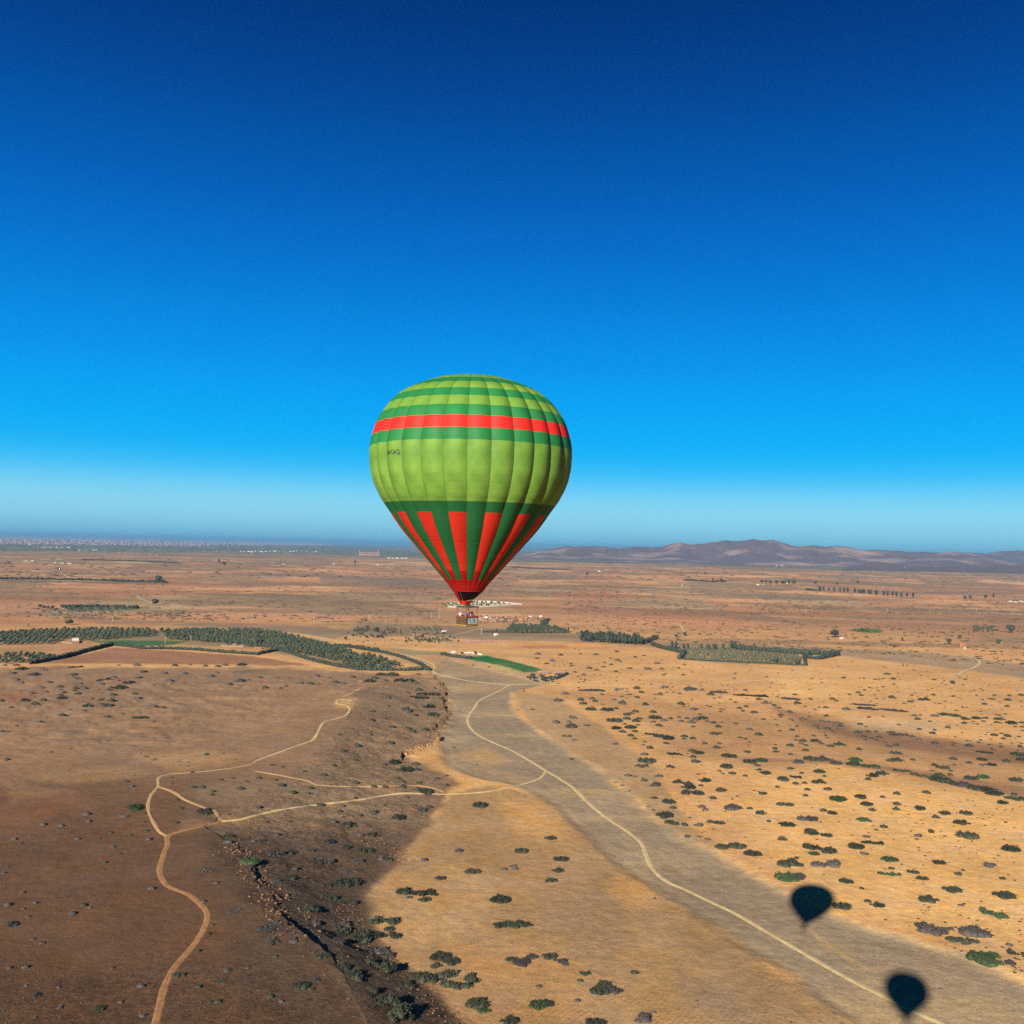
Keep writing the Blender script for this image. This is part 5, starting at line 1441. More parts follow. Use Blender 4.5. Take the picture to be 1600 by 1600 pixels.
def tree_mass(name, key, P, h):
    cm, tm, one = TREES[key + '_a'], None, None
    V, F, n = [], [], 0
    src = []
    for k in 'abc':
        me = TREES[key + '_' + k][0]
        v = np.zeros(len(me.vertices) * 3); me.vertices.foreach_get('co', v)
        f = np.zeros(len(me.polygons) * 3, dtype=np.int32); me.polygons.foreach_get('vertices', f)
        src.append((v.reshape(-1, 3), f.reshape(-1, 3)))
    for i, p in enumerate(P):
        v, f = src[i % 3]
        a = _tr.uniform(0, 6.28); c_, s_ = math.cos(a), math.sin(a); s = h * _tr.uniform(.85, 1.15)
        V.append(np.stack([(v[:, 0] * c_ - v[:, 1] * s_) * s + p[0], (v[:, 0] * s_ + v[:, 1] * c_) * s + p[1], v[:, 2] * s + p[2]], 1)); F.append(f + n); n += len(v)
    if V:
        o = link(name, mesh_np(name, np.concatenate(V), np.concatenate(F)), None, TREES[key + '_a'][0].materials[0])
        tag(o, kind='stuff')


def grid_in(poly, sx, sy, ang, jit=0.17, seed=0):
    """orchard rows: world grid (metres) inside a region given in photograph points"""
    wp = [tuple(q) for q in ground_pts(poly)[:, :2]]
    xs = [q[0] for q in wp]; ys = [q[1] for q in wp]
    cx, cy = sum(xs) / len(xs), sum(ys) / len(ys)
    R_ = max(max(xs) - min(xs), max(ys) - min(ys))
    gx, gy = np.meshgrid(np.arange(-R_, R_, sx), np.arange(-R_, R_, sy))
    r_ = np.random.default_rng(seed + 3)
    gx = gx.ravel() + r_.normal(0, sx * jit, gx.size); gy = gy.ravel() + r_.normal(0, sy * jit, gy.size)
    c_, s_ = math.cos(ang), math.sin(ang)
    X = cx + gx * c_ - gy * s_; Y = cy + gx * s_ + gy * c_
    m = inside(wp, X, Y); X, Y = X[m], Y[m]
    keep = r_.random(len(X)) > 0.05 + 0.5 * (fbm(X / 60, Y / 60, seed + 9, 2) < -0.35); X, Y = X[keep], Y[keep]
    return np.stack([X, Y, height(X, Y)], 1)


def line_pts(uv, step, seed=0, jit=0.15):
    P = ground_pts(resample(uv, 2.0))[:, :2]
    seg = np.r_[0, np.cumsum(np.hypot(*np.diff(P, axis=0).T))]
    s = np.arange(0, seg[-1], step)
    r_ = np.random.default_rng(seed)
    x = np.interp(s, seg, P[:, 0]) + r_.normal(0, step * jit, len(s)); y = np.interp(s, seg, P[:, 1]) + r_.normal(0, step * jit, len(s))
    return np.stack([x, y, height(x, y)], 1)


olives = []
for poly, sx, sy, a, key, hh in (([(-60, 992), (0, 990), (60, 986), (150, 983), (240, 985), (246, 994), (150, 1001), (128, 1003), (108, 998), (75, 1007), (-60, 1009)], 12, 14, 0.35, 'green', 8.5),
                                 ([(252, 989), (300, 984), (400, 985), (440, 990), (470, 997), (520, 1010), (560, 1022), (605, 1031), (628, 1040), (600, 1047), (560, 1047), (530, 1036), (480, 1024), (410, 1013), (340, 1006), (262, 1000)], 11, 15, 0.9, 'green', 8.0),
                                 ([(-60, 1023), (60, 1023), (90, 1027), (75, 1032), (50, 1037), (-60, 1038)], 11, 13, 0.3, 'green', 7.5)):
    for p in grid_in(poly, sx, sy, a, seed=int(sx)): olives.append((p, key, hh))
olives.sort(key=lambda q: q[0][1])
far_ol = []
for n_, (p, key, hh) in enumerate(olives):
    if n_ < 280:
        west = p[0] < -900
        plant_tree('olive_tree', key, p, hh, 'round green tree in the rows of the orchard beside the ploughed field' if west else 'round green tree in the rows of the long orchard above the river bank', 'trees planted in rows in the left orchards')
    else: far_ol.append(p)
tree_mass('orchard_trees', 'green', far_ol, 8.0)
# the square olive plot on the right, drawn in dotted rows
tree_mass('olive_rows', 'olive', grid_in([(1068, 1011), (1160, 1013), (1240, 1020), (1256, 1030), (1250, 1038), (1120, 1033), (1064, 1029)], 9.5, 11, 0.62, 0.10, 4), 3.6)
tree_mass('olive_rows', 'green', grid_in([(800, 977), (860, 979), (882, 985), (888, 988), (790, 987.5)], 15, 14, 0.2, 0.06, 5), 8.5)
tree_mass('olive_rows', 'olive', grid_in([(640, 981), (690, 982), (688, 987), (640, 986)], 15, 16, 0.2, 0.1, 6), 6)
tree_mass('olive_rows', 'olive', grid_in([(655, 995), (700, 999), (706, 1004), (640, 1002)], 14, 16, 0.6, 0.1, 7), 5)
tree_mass('olive_rows', 'olive', grid_in([(1520, 980), (1555, 978), (1560, 988), (1518, 987)], 17, 30, 0.8, 0.05, 8), 7)
tree_mass('olive_rows', 'olive', grid_in([(690, 943), (735, 944), (725, 948), (690, 948)], 24, 34, 0.2, 0.06, 12), 7)
tree_mass('olive_rows', 'green', grid_in([(1328, 984.5), (1360, 984), (1358, 987.5), (1330, 987.5)], 18, 20, 0.8, 0.05, 9), 7)
tree_mass('olive_rows', 'dark', grid_in([(95, 949.5), (215, 950.5), (212, 953), (110, 955)], 24, 26, 0.4, 0.1, 10), 9)


def hedge(uv, step, h, label, key='dark', seed=0, group='hedges of closely planted trees'):
    P = line_pts(uv, step, seed)
    root = empty('hedge', P[0])
    V, F = [], []
    for i, p in enumerate(P):
        q = p - P[0]
        hh = h * random.Random(i + seed).uniform(.8, 1.2)
        clump(V, F, [(q[0], q[1], q[2] + hh * .4, step * .75, step * .75, hh * .55)], 16, i + seed, 1, step * .35, False)
    me = mesh_np('foliage', np.concatenate(V), np.concatenate(F))
    me.materials.append(M_TREE_DARK if key == 'dark' else M_TREE)
    link('foliage', me, root)
    return tag(root, label, 'hedge', group)


hedge([(48, 1038), (75, 1033), (100, 1028), (140, 1017), (175, 1008.5)], 5, 8, 'dark hedge climbing from the small orchard to the green field')
hedge([(175, 1008.5), (200, 1011), (225, 1014), (260, 1014.5), (300, 1016), (350, 1020), (400, 1023.5)], 5, 6.5, 'dark hedge along the upper edge of the ploughed field', seed=50)
hedge([(400, 1023.5), (432, 1017), (450, 1020), (480, 1030), (520, 1040), (560, 1047)], 6, 6, 'dark hedge between the ploughed field and the long orchard', seed=90)
hedge([(524, 1011), (545, 1012), (570, 1016), (590, 1019)], 6, 9, 'thick dark hedge behind the long orchard', seed=130)
hedge([(590, 1019), (610, 1023), (640, 1032), (660, 1041), (671, 1047)], 5, 6, 'curving hedge beside the pale road at the river bend', seed=170)
hedge([(560, 1047), (600, 1048), (640, 1048), (671, 1047)], 5, 7, 'low dark hedge along the road below the long orchard', seed=210)
hedge([(1020, 1008), (1032, 1013), (1045, 1016), (1066, 1021)], 7, 9, 'dark hedge left of the square olive plot', seed=250)
hedge([(1070, 1020), (1066, 1026), (1060, 1030)], 6, 9, 'short dark hedge at the corner of the square olive plot', seed=290)
hedge([(1155, 1015), (1200, 1018), (1250, 1022), (1280, 1023), (1310, 1023)], 8, 12, 'long dark hedge behind the square olive plot', seed=330)
hedge([(1257, 1028), (1280, 1030), (1310, 1024)], 8, 9, 'dark hedge running right from the square olive plot', seed=350)
hedge([(1256, 1026), (1258, 1033), (1259, 1040)], 4, 11, 'tall dark hedge closing the right end of the square olive plot', seed=370)
hedge([(1066, 1030), (1120, 1033.5), (1200, 1037), (1256, 1040)], 6, 3, 'low hedge along the near side of the square olive plot', seed=390)
hedge([(848, 978), (852, 972), (856, 968)], 12, 5, 'short dark row of shrubs beyond the small orchard', seed=410)
hedge([(864, 1060), (872, 1060), (880, 1056), (887, 1053)], 4, 4, 'dark wall of shrubs round the walled homestead', seed=430)
hedge([(760, 988), (800, 988.5), (850, 989), (888, 989)], 8, 6, 'low hedge along the near side of the small orchard', seed=450)
hedge([(690, 1023), (710, 1027), (735, 1029)], 7, 6, 'dark hedge left of the bright green field strip', seed=470)
hedge([(100, 949), (150, 948.5), (215, 950)], 16, 9, 'dark hedge behind the far narrow grove', seed=490)
for k, (uv, lb) in enumerate((([(0, 905), (60, 905.5), (140, 907), (200, 909)], 'far line of dark trees at the left edge'), ([(200, 909), (230, 909.5), (262, 910.5)], 'far line of dark trees ending at the lone tree'),
                              ([(130, 875), (200, 877), (280, 880)], 'very far straight tree line on the left plain'), ([(800, 887), (850, 889), (892, 890.5)], 'far tree belt right of the balloon'),
                              ([(1072, 907), (1110, 909), (1135, 909)], 'far hedge beside the distant farm'), ([(1262, 922), (1275, 923)], 'short row of trees before the long avenue'))):
    hedge(uv, 22, 11, lb, seed=500 + k * 20, group='far tree lines')

# the dark grove of tall trees
gr = np.concatenate([line_pts([(908, 1002.5), (940, 1004), (975, 1006), (1006, 1007.5)], 9, 1, .2), line_pts([(909, 1000), (950, 1001), (1000, 1005)], 11, 2, .25), line_pts([(912, 998), (960, 1000), (995, 1003)], 13, 3, .3)])
for p in gr: plant_tree('tall_tree', 'tall', p, 21, 'tall dark tree in the dense grove right of the balloon basket', 'tall trees of the dark grove')
for p in line_pts([(1005, 1006.5), (1016, 1002), (1027, 998)], 16, 4, .1): plant_tree('tall_tree', 'dark', p, 11, 'lower tree trailing off right of the dense grove', 'trees trailing off the dark grove')
for i, p in enumerate(line_pts([(1281, 924), (1300, 924.5), (1330, 926), (1360, 929), (1395, 932), (1430, 934)], 28, 5, .12)):
    if i % 11 == 7: continue
    plant_tree('tall_tree', 'tall', p, 27, 'tree in the long avenue crossing the right plain', 'trees of the long avenue')
for u, v, h, key, lb in ((247, 910, 46, 'dark', 'big lone tree at the end of the far tree line'), (254, 911, 24, 'dark', 'smaller tree right of the big lone tree'), (243, 946, 26, 'dark', 'round tree beside the far track junction'),
                         (403, 1007, 26, 'tall', 'tall dense tree between the two orchard blocks'), (407, 1007, 20, 'tall', 'tall tree leaning out of the gap between the orchards'), (1305, 996, 26, 'dark', 'dark round tree on the grey flat right of centre'),
                         (1580, 989, 32, 'dark', 'dark round tree beside the far right orchard rows'), (1050, 1013, 20, 'tall', 'leftmost tall tree behind the square olive plot'), (1056, 1013, 17, 'tall', 'second tall tree behind the square olive plot'),
                         (1068, 1013, 14, 'tall', 'third tall tree behind the square olive plot'), (1075, 1013.5, 14, 'tall', 'fourth tall tree behind the square olive plot'), (1096, 1013, 14, 'tall', 'round-topped tree behind the middle of the olive plot'),
                         (1107, 1014, 15, 'dark', 'dark tree behind the middle of the olive plot'), (1117, 1014, 16, 'dark', 'broad dark tree behind the olive plot'), (1130, 1014.5, 16, 'tall', 'tall tree behind the right half of the olive plot'),
                         (1142, 1013.5, 23, 'tall', 'tallest tree behind the square olive plot'), (1148, 1014.5, 20, 'tall', 'tree touching the tallest one behind the olive plot'), (1212, 1035, 14, 'olive', 'large olive near the right side of the square plot'),
                         (1246, 1038, 14, 'olive', 'large olive at the right corner of the square plot'), (832, 1061, 11, 'dark', 'dark tree at the left corner of the walled homestead'), (850, 1065, 12, 'dark', 'broad tree before the walled homestead'),
                         (860, 1063, 9, 'dark', 'smaller tree before the walled homestead'), (888, 987.5, 22, 'cypress', 'pointed cypress at the right end of the small orchard'), (884, 988, 14, 'cypress', 'short cypress at the right end of the small orchard'),
                         (626, 990, 16, 'cypress', 'slim dark tree left of the adobe farm'), (588, 988, 14, 'dark', 'dark tree on the scrubby rise left of the adobe farm'), (600, 990, 12, 'dark', 'bushy tree left of the slim dark tree'),
                         (574, 985, 14, 'dark', 'leftmost tree of the scrubby rise'), (540, 1000, 11, 'dark', 'lone bush-like tree by the orchard road'), (660, 997, 9, 'dark', 'tree before the adobe farm'), (670, 1003, 9, 'dark', 'tree among the young rows by the adobe farm'),
                         (105, 976, 16, 'dark', 'left tree of the dark clump above the orchard'), (110, 976, 16, 'dark', 'right tree of the dark clump above the orchard'), (101, 984, 12, 'dark', 'low tree under the dark clump above the orchard'),
                         (44, 979, 12, 'cypress', 'slim tree above the left orchard'), (62, 950, 15, 'dark', 'left tree of the dark cluster on the far left plain'), (68, 951, 15, 'dark', 'second tree of the dark cluster on the far left plain'),
                         (75, 951, 13, 'dark', 'third tree of the dark cluster on the far left plain'), (82, 952, 13, 'dark', 'last tree of the dark cluster on the far left plain'), (252, 987, 13, 'dark', 'dark tree at the top of the orchard gap'),
                         (262, 988, 13, 'dark', 'dark tree right of the orchard gap'), (1483, 1006, 17, 'dark', 'grey tree beside the orange hut'), (1560, 1006, 16, 'dark', 'grey tree right of the orange hut'),
                         (1410, 1000, 9, 'dark', 'low tree on the dark line of scrub at the right'), (1500, 998, 12, 'dark', 'tree beyond the orange hut'), (1340, 912, 34, 'dark', 'lone tree on the far right plain'),
                         (1102, 898, 30, 'dark', 'lone tree on the far middle plain'), (917, 899, 30, 'dark', 'lone tree right of the balloon on the far plain'), (1274, 913, 28, 'dark', 'small lone tree above the long avenue'),
                         (1308, 914, 26, 'dark', 'small lone tree right above the long avenue'), (1516, 936, 28, 'dark', 'dark tree at the right end of the far plain'), (1540, 935, 26, 'dark', 'tree near the right edge of the far plain'),
                         (1552, 934, 26, 'tall', 'tall tree near the right edge of the far plain'), (1508, 936, 24, 'dark', 'leftmost tree of the far right cluster'), (555, 881, 50, 'tall', 'far tree by the pale buildings'),
                         (342, 880, 55, 'tall', 'far tall tree on the left plain'), (350, 884, 50, 'dark', 'far tree right of the tall one on the left plain'), (1056, 996, 12, 'dark', 'small tree at the bend of the far track'), (1070, 994, 12, 'dark', 'small tree right of the bend of the far track'),
                         (913, 1065, 7, 'cypress', 'thin dead-looking tree right of the walled homestead'), (818, 1081, 6, 'cypress', 'thin small tree on the river flat below the road'), (1411, 1041, 9, 'cypress', 'thin tree on the tan plain right of the olive plot'),
                         (776, 985, 7, 'dark', 'small bush-like tree before the village'), (742, 1022, 8, 'dark', 'dark tree behind the pale tents'), (722, 1023, 8, 'dark', 'dark tree left of the pale tents')):
    plant_tree('lone_tree' if key != 'cypress' else 'cypress_tree', key, G(u, v), h * 0.85, lb, parts=True)
for i, p in enumerate(line_pts([(1112, 910), (1125, 910.5), (1136, 910)], 60, 6, .1)): plant_tree('tall_tree', 'tall', p, 30, 'tree by the distant farm right of centre', 'trees by the distant farm')
for i, p in enumerate(line_pts([(1190, 911), (1215, 913), (1242, 912)], 55, 7, .2)): plant_tree('tall_tree', 'dark', p, 26, 'dark tree beside the second distant farm', 'trees by the second distant farm')
for i, p in enumerate(line_pts([(742, 941.5), (770, 943), (790, 944.5)], 40, 8, .1)): plant_tree('dark_tree', 'dark', p, 9, 'small dark tree inside the white-walled plot', 'trees inside the white-walled plot')
for i, p in enumerate(line_pts([(740, 946), (765, 946.5)], 30, 9, .1)): plant_tree('dark_tree', 'dark', p, 8, 'small dark tree in the near row of the white-walled plot', 'near row of trees in the white-walled plot')
tree_mass('olive_rows', 'dark', np.concatenate([line_pts([(735, 941), (760, 942), (785, 943.5)], 16, 30, .2), line_pts([(738, 943.5), (765, 944.5), (800, 945)], 18, 31, .2), line_pts([(700, 944), (735, 945)], 16, 32, .2), line_pts([(735, 946.8), (765, 946.6)], 12, 33, .2)]), 8)
for _s, (_p, _n, _h) in enumerate((([(749, 962), (850, 966), (850, 972), (749, 975)], 60, 5), ([(640, 990), (700, 990), (720, 1006), (630, 1004)], 45, 5), ([(820, 1056), (886, 1054), (868, 1066), (830, 1066)], 26, 4), ([(560, 980), (625, 984), (600, 998), (540, 996)], 55, 6))):
    _r = np.random.default_rng(_s + 70); _u = _r.uniform(0, 1, (_n * 4, 2)); _a = np.array(_p); _lo = _a.min(0); _hi = _a.max(0); _q = _lo + _u * (_hi - _lo); _q = _q[inside(_p, _q[:, 0], _q[:, 1])][:_n]
    tree_mass('garden_trees', 'dark', ground_pts(_q), _h)

# ------------------------------------------------------------------ houses
M_ADOBE = mat("adobe", (0.22, 0.135, 0.072), (0.15, 0.09, 0.05), 0.6, 0.9)
M_PINK = mat("pink_render", (0.22, 0.13, 0.095), (0.16, 0.09, 0.07), 0.4, 0.9)
M_WHITE = mat("whitewash", (0.44, 0.41, 0.36), (0.32, 0.30, 0.27), 0.4, 0.85)
M_RUST = mat("orange_render", (0.28, 0.115, 0.06), (0.22, 0.085, 0.045), 0.4, 0.9)
M_DARKGAP = mat("dark_opening", (0.02, 0.018, 0.016), rough=0.9)
M_TILE = mat("terracotta_roof", (0.30, 0.11, 0.06), (0.20, 0.07, 0.04), 0.8, 0.9)
M_GREYROOF = mat("grey_roof", (0.28, 0.28, 0.28), (0.18, 0.18, 0.18), 0.5, 0.8)


def house(p, w, d, h, rz, m, label, name='house', group=None, parapet=0.5, doors=2, wing=None, roofm=None, cat='house', detail=True):
    root = empty(name, (p[0], p[1], p[2] - 0.6), rz)
    b = MB(); b.box((0, 0, h / 2 + .3), (w, d, h + .6))
    if wing: b.box((wing[0], wing[1], wing[4] / 2 + .3), (wing[2], wing[3], wing[4] + .6 - .01))
    b.build('wall', m, root)
    r_ = MB()
    if roofm is M_TILE:
        e = 0.4
        P = [(-w / 2 - e, -d / 2 - e, h + .6), (w / 2 + e, -d / 2 - e, h + .6), (w / 2 + e, d / 2 + e, h + .6), (-w / 2 - e, d / 2 + e, h + .6), (-w / 2 + d * .3, 0, h + .6 + d * .22), (w / 2 - d * .3, 0, h + .6 + d * .22)]
        r_.add(P, [(0, 1, 5, 4), (1, 2, 5), (2, 3, 4, 5), (3, 0, 4), (3, 2, 1, 0)])
    else:
        t = 0.3
        for c, dd in (((0, -d / 2 + t / 2, 0), (w, t)), ((0, d / 2 - t / 2, 0), (w, t)), ((-w / 2 + t / 2, 0, 0), (t, d - 2 * t)), ((w / 2 - t / 2, 0, 0), (t, d - 2 * t))):
            r_.box((c[0], c[1], h + .6 + parapet / 2), (dd[0], dd[1], parapet))
    r_.build('roof', roofm or m, root)
    if detail:
        for k in range(doors):
            x = -w / 2 + w * (k + .5) / doors
            b = MB(); b.box((x, -d / 2 - 0.02, .6 + 1.0), (1.0, 0.08, 2.0)); b.build('door' if k == 0 else 'window', M_DARKGAP, root)
        b = MB(); b.box((w / 2 + 0.02, 0, .6 + h * .6), (0.08, 1.0, 0.9)); b.build('window', M_DARKGAP, root)
    return tag(root, label, cat, group)


def yard_wall(name, uv, h, m, label, th=0.5, group=None):
    P = ground_pts(uv)
    b = MB()
    for a, c_ in zip(P[:-1], P[1:]):
        L = math.hypot(c_[0] - a[0], c_[1] - a[1]); rz = math.atan2(c_[1] - a[1], c_[0] - a[0])
        b.box(((a[0] + c_[0]) / 2, (a[1] + c_[1]) / 2, (a[2] + c_[2]) / 2 + h / 2 - .3), (L + th * .9, th, h + .6), 0, rz)
    o = b.build(name, m)
    return tag(o, label, 'wall', group)


hs = [
    ((118, 1001), 13, 8, 5.5, .2, M_WHITE, 'white farmhouse with a tiled roof beside the left orchard', M_TILE), ((111, 1001), 8, 7, 3.2, .2, M_PINK, 'low pink outbuilding left of the white farmhouse', M_TILE), ((125, 1000), 6, 5, 3.6, .2, M_WHITE, 'small white annex right of the farmhouse', None),
    ((349, 1009.5), 14, 6, 2.6, .1, M_ADOBE, 'low adobe barn left of the second farm', None), ((366, 1009), 11, 7, 3.4, .1, M_ADOBE, 'adobe house in the middle of the second farm', None), ((376, 1010), 12, 6, 2.8, .1, M_PINK, 'pink adobe shed right in the second farm', None),
    ((403, 1014), 13, 6, 3.0, .2, M_RUST, 'reddish shed under the tall dense tree', None),
    ((650, 994), 15, 9, 5.0, .3, M_PINK, 'pale house at the left of the adobe farm', None), ((657, 993), 9, 7, 3.6, .3, M_PINK, 'low house beside the pale one of the adobe farm', None), ((667, 995), 11, 8, 4.4, .2, M_ADOBE, 'middle block of the adobe farm', None),
    ((677, 996), 12, 8, 4.2, .2, M_ADOBE, 'right block of the adobe farm under dark trees', None), ((694, 987.5), 10, 7, 3.6, .4, M_WHITE, 'small pale house by the far pale track', None),
    ((730, 1003.5), 15, 6, 3.2, 0, M_PINK, 'left pink shed along the long brick wall', None), ((763, 1003), 12, 6, 3.2, 0, M_PINK, 'right pink shed along the long brick wall', None),
    ((775, 993), 9, 7, 5.0, .5, M_WHITE, 'bright white cube hut on the grey flat before the village', None),
    ((1505, 1012), 13, 9, 12.0, .3, M_RUST, 'orange hut beside the far right track', None), ((1508, 1014), 5, 4, 3.0, .3, M_WHITE, 'tiny white hut under the orange hut', None),
    ((1315, 998.5), 9, 6, 3.4, .2, M_WHITE, 'tiny white house right of the dark round tree', None), ((1309, 997.5), 8, 6, 3, .2, M_ADOBE, 'tiny adobe house under the dark round tree', None),
    ((708, 1021), 8, 5, 3.2, .3, M_WHITE, 'small white shed left of the pale tents', None),
    ((847, 1055), 9, 5, 2.6, .2, M_ADOBE, 'left ruin of the walled homestead', None), ((857, 1053), 7, 5, 2.2, .3, M_ADOBE, 'middle ruin of the walled homestead', None), ((872, 1052), 10, 5, 2.4, -.3, M_PINK, 'right ruin of the walled homestead', None),
    ((563, 1066), 6, 5, 2.4, .2, M_ADOBE, 'tiny adobe hut at the head of the slope', None),
]
for (uv, w, d, h, rz, m, lb, rf) in hs:
    house(G(*uv), w, d, h, rz + .2, m, lb, roofm=rf, wing=(w * .35, d * .5, w * .5, d * .8, h * .7))
rv = random.Random(31)
vill = 0
for k in range(44):
    u = 749 + rv.random() ** 1.2 * 96; v = 963 + rv.random() * (11 - (u - 749) * 0.05)
    m = rv.choice([M_ADOBE, M_ADOBE, M_PINK, M_RUST]) if rv.random() > .08 else M_WHITE
    side = 'near the balloon basket' if u < 775 else 'in the village middle' if u < 810 else 'at the village right end'
    cw = {M_ADOBE: 'sand coloured', M_PINK: 'pink', M_RUST: 'orange', M_WHITE: 'white'}[m]
    house(G(u, v), rv.uniform(6, 13), rv.uniform(5, 9), rv.uniform(3.0, 5), rv.uniform(-.5, .5), m, f'{cw} flat-roofed village house {side}', group='houses of the earthen village', wing=(2, 3, 5, 4, 2.6), roofm=M_GREYROOF if rv.random() < .12 else None)
yard_wall('yard_wall', [(96, 1004), (112, 1006), (123, 1005.5), (127, 1002)], 3, M_ADOBE, 'sand coloured wall round the yard of the white farmhouse')
yard_wall('yard_wall', [(346, 1010.5), (362, 1011), (380, 1011.5), (388, 1011)], 2.6, M_ADOBE, 'long low adobe wall before the second farm')
yard_wall('brick_wall', [(700, 1006.5), (740, 1005), (798, 1003), (790, 1001.5), (740, 1002)], 1.7, M_PINK, 'long reddish brick wall round a field near the village')
yard_wall('yard_wall', [(845, 1054), (858, 1055.5), (870, 1056), (884, 1053.5)], 2.0, M_ADOBE, 'sandy front wall of the walled homestead')
yard_wall('yard_wall', [(840, 1050), (855, 1050.5), (868, 1050), (885, 1052.5)], 2.0, M_PINK, 'broken back wall of the walled homestead')
yard_wall('white_wall', [(738, 939.5), (760, 940.5), (790, 942), (815, 944.8)], 3.0, M_WHITE, 'long white wall along the far side of the white-walled plot', 1.5)
yard_wall('white_wall', [(700, 948.5), (725, 949), (770, 948), (812, 945)], 1.6, M_WHITE, 'long white wall along the near side of the white-walled plot', 1.5)
# pale tunnel tents by the green strip
for k, (u, v) in enumerate(((729, 1020.5), (735, 1020), (741, 1021), (747, 1021.5), (751, 1023), (710, 1019))):
    p = G(u, v); root = empty('tunnel_tent', p, 0.5 + .1 * k)
    b = MB(); P = []
    for y in (-5, 5):
        for a in np.linspace(0, math.pi, 9): P.append((2.6 * math.cos(a), y, 2.2 * math.sin(a)))
    F = [(i, i + 1, i + 10, i + 9) for i in range(8)] + [tuple(range(8, -1, -1)), tuple(range(9, 18))]
    b.add(P, F); b.build('cover', M_WHITE, root, False)
    tag(root, 'white arched tent above the bright green field strip', 'tent', 'pale tents above the green strip')

# far buildings: each block its own thing
fb = random.Random(77)
def far_block(u, v, w, h, m, label, group=None, d=None, name='far_building'):
    p = G(u, v); dist = math.hypot(p[0], p[1]); s = dist / FOC
    root = empty(name, (p[0], p[1], p[2] - 1), -math.atan2(p[0], p[1]) + fb.uniform(-.2, .2))
    W_, H_ = w * s * .85, h * s * .5
    b = MB(); b.box((0, 0, H_ / 2), (W_, d or W_ * .5, H_)); b.box((W_ * .2, 0, H_ * .55), (W_ * .35, (d or W_ * .5) * .8, H_ * 1.3)); b.build('wall', m, root)
    b = MB(); b.box((-W_ * .25, -(d or W_ * .5) / 2 - .4, H_ * .5), (W_ * .3, .8, H_ * .35)); b.build('window', M_DARKGAP, root)
    return tag(root, label, 'building', group)


for u, v, w in ((68, 855.3, 5), (77, 855.5, 8), (86, 855.6, 8), (96, 855.8, 6), (107, 856, 5)): far_block(u, v, w, 1.6, M_WHITE, 'long white shed in the row before the left end of the town', 'white sheds before the town')
for u, v, w in ((46, 851, 4), (123, 860, 5), (133, 861, 6), (146, 860, 6), (150, 859.5, 3)): far_block(u, v, w, 1.8, M_WHITE, 'pale shed in the fields below the left town', 'pale sheds below the town')
for u, v, w in ((86, 880, 4), (96, 880.5, 7), (108, 881, 7), (40, 877, 5), (50, 877, 5)): far_block(u, v, w, 2.4, M_WHITE, 'white farm shed at the far edge of the left plain', 'white farm sheds on the left plain')
for u, v, w, m in ((185, 864, 5, M_PINK), (195, 865, 5, M_PINK), (206, 866, 6, M_PINK), (215, 866, 5, M_ADOBE), (234, 867, 5, M_PINK), (245, 867.5, 5, M_PINK)): far_block(u, v, w, 2.6, m, 'pink house of the far hamlet at the left', 'houses of the far left hamlet')
for k in range(22):
    u = 375 + k * 5.6 + fb.uniform(-2, 2); far_block(u, 861.5 + fb.uniform(-.8, 1.4), fb.uniform(2, 5), fb.uniform(1.6, 2.8), fb.choice([M_WHITE, M_PINK, M_WHITE, M_ADOBE]), 'house in the far strip of villas left of the balloon', 'houses in the far strip of villas')
far_block(443, 882, 4, 1.8, M_WHITE, 'tiny white house alone on the dark far field')
far_block(521, 881.5, 4, 1.8, M_WHITE, 'white house beside the far tree left of the balloon')
for u, v, w, m in ((567, 881, 5, M_PINK), (580, 882, 4, M_PINK), (590, 883, 3, M_WHITE), (602, 883, 5, M_PINK), (614, 884, 4, M_PINK)): far_block(u, v, w, 3.0, m, 'pink building in the cluster under the arcaded block', 'buildings in the cluster under the arcaded block')
for u, w in ((607, 5), (613, 5), (620, 7), (628, 5), (634, 5)): far_block(u, 872.6, w, 2.4, M_WHITE, 'bright white shed right of the arcaded block', 'bright white sheds behind the balloon')
for u, v, w, m in ((853, 870.5, 5, M_WHITE), (860, 871, 7, M_WHITE), (869, 870.5, 7, M_ADOBE), (877, 871, 6, M_WHITE), (897, 872, 8, M_WHITE), (905, 872.5, 6, M_WHITE)): far_block(u, v, w, 2.3, m, 'pale building in the cluster right of the balloon at the horizon', 'pale buildings right of the balloon')
for u, w in ((985, 6), (992, 8), (998, 5)): far_block(u, 875, w, 2.6, M_RUST, 'reddish building under the hills', 'reddish buildings under the hills')
for u, v, w in ((1077, 877.5, 7), (1129, 876, 9), (1158, 876.5, 8), (1168, 876.6, 8), (1020, 872, 6)): far_block(u, v, w, 2.0, M_WHITE, 'long white building at the foot of the hills', 'long white buildings under the hills')
for u, v, w, m in ((930, 891, 4, M_ADOBE), (936, 893, 6, M_WHITE), (947, 891, 4, M_PINK), (1125, 910, 4, M_RUST), (1184, 914, 5, M_WHITE), (1191, 914, 7, M_ADOBE), (1208, 914.5, 6, M_ADOBE), (1230, 912, 3, M_WHITE), (1245, 914, 4, M_ADOBE)): far_block(u, v, w, 2.6, m, 'building of a distant farm on the plain right of the balloon', 'buildings of the distant farms')
for k in range(30):
    u = 1345 + fb.random() * 72; far_block(u, 886 + fb.random() * 4 - abs(u - 1380) * .03, fb.uniform(2, 5), fb.uniform(1.6, 2.8), fb.choice([M_WHITE, M_PINK, M_PINK, M_ADOBE]), 'house in the far village under the small round hill', 'houses under the small round hill')
for k in range(16):
    u = 1200 + fb.random() * 130; far_block(u, 881 + fb.random() * 5, fb.uniform(2, 4), fb.uniform(1.4, 2), fb.choice([M_WHITE, M_PINK]), 'scattered small house at the foot of the long hills', 'scattered houses at the foot of the hills')
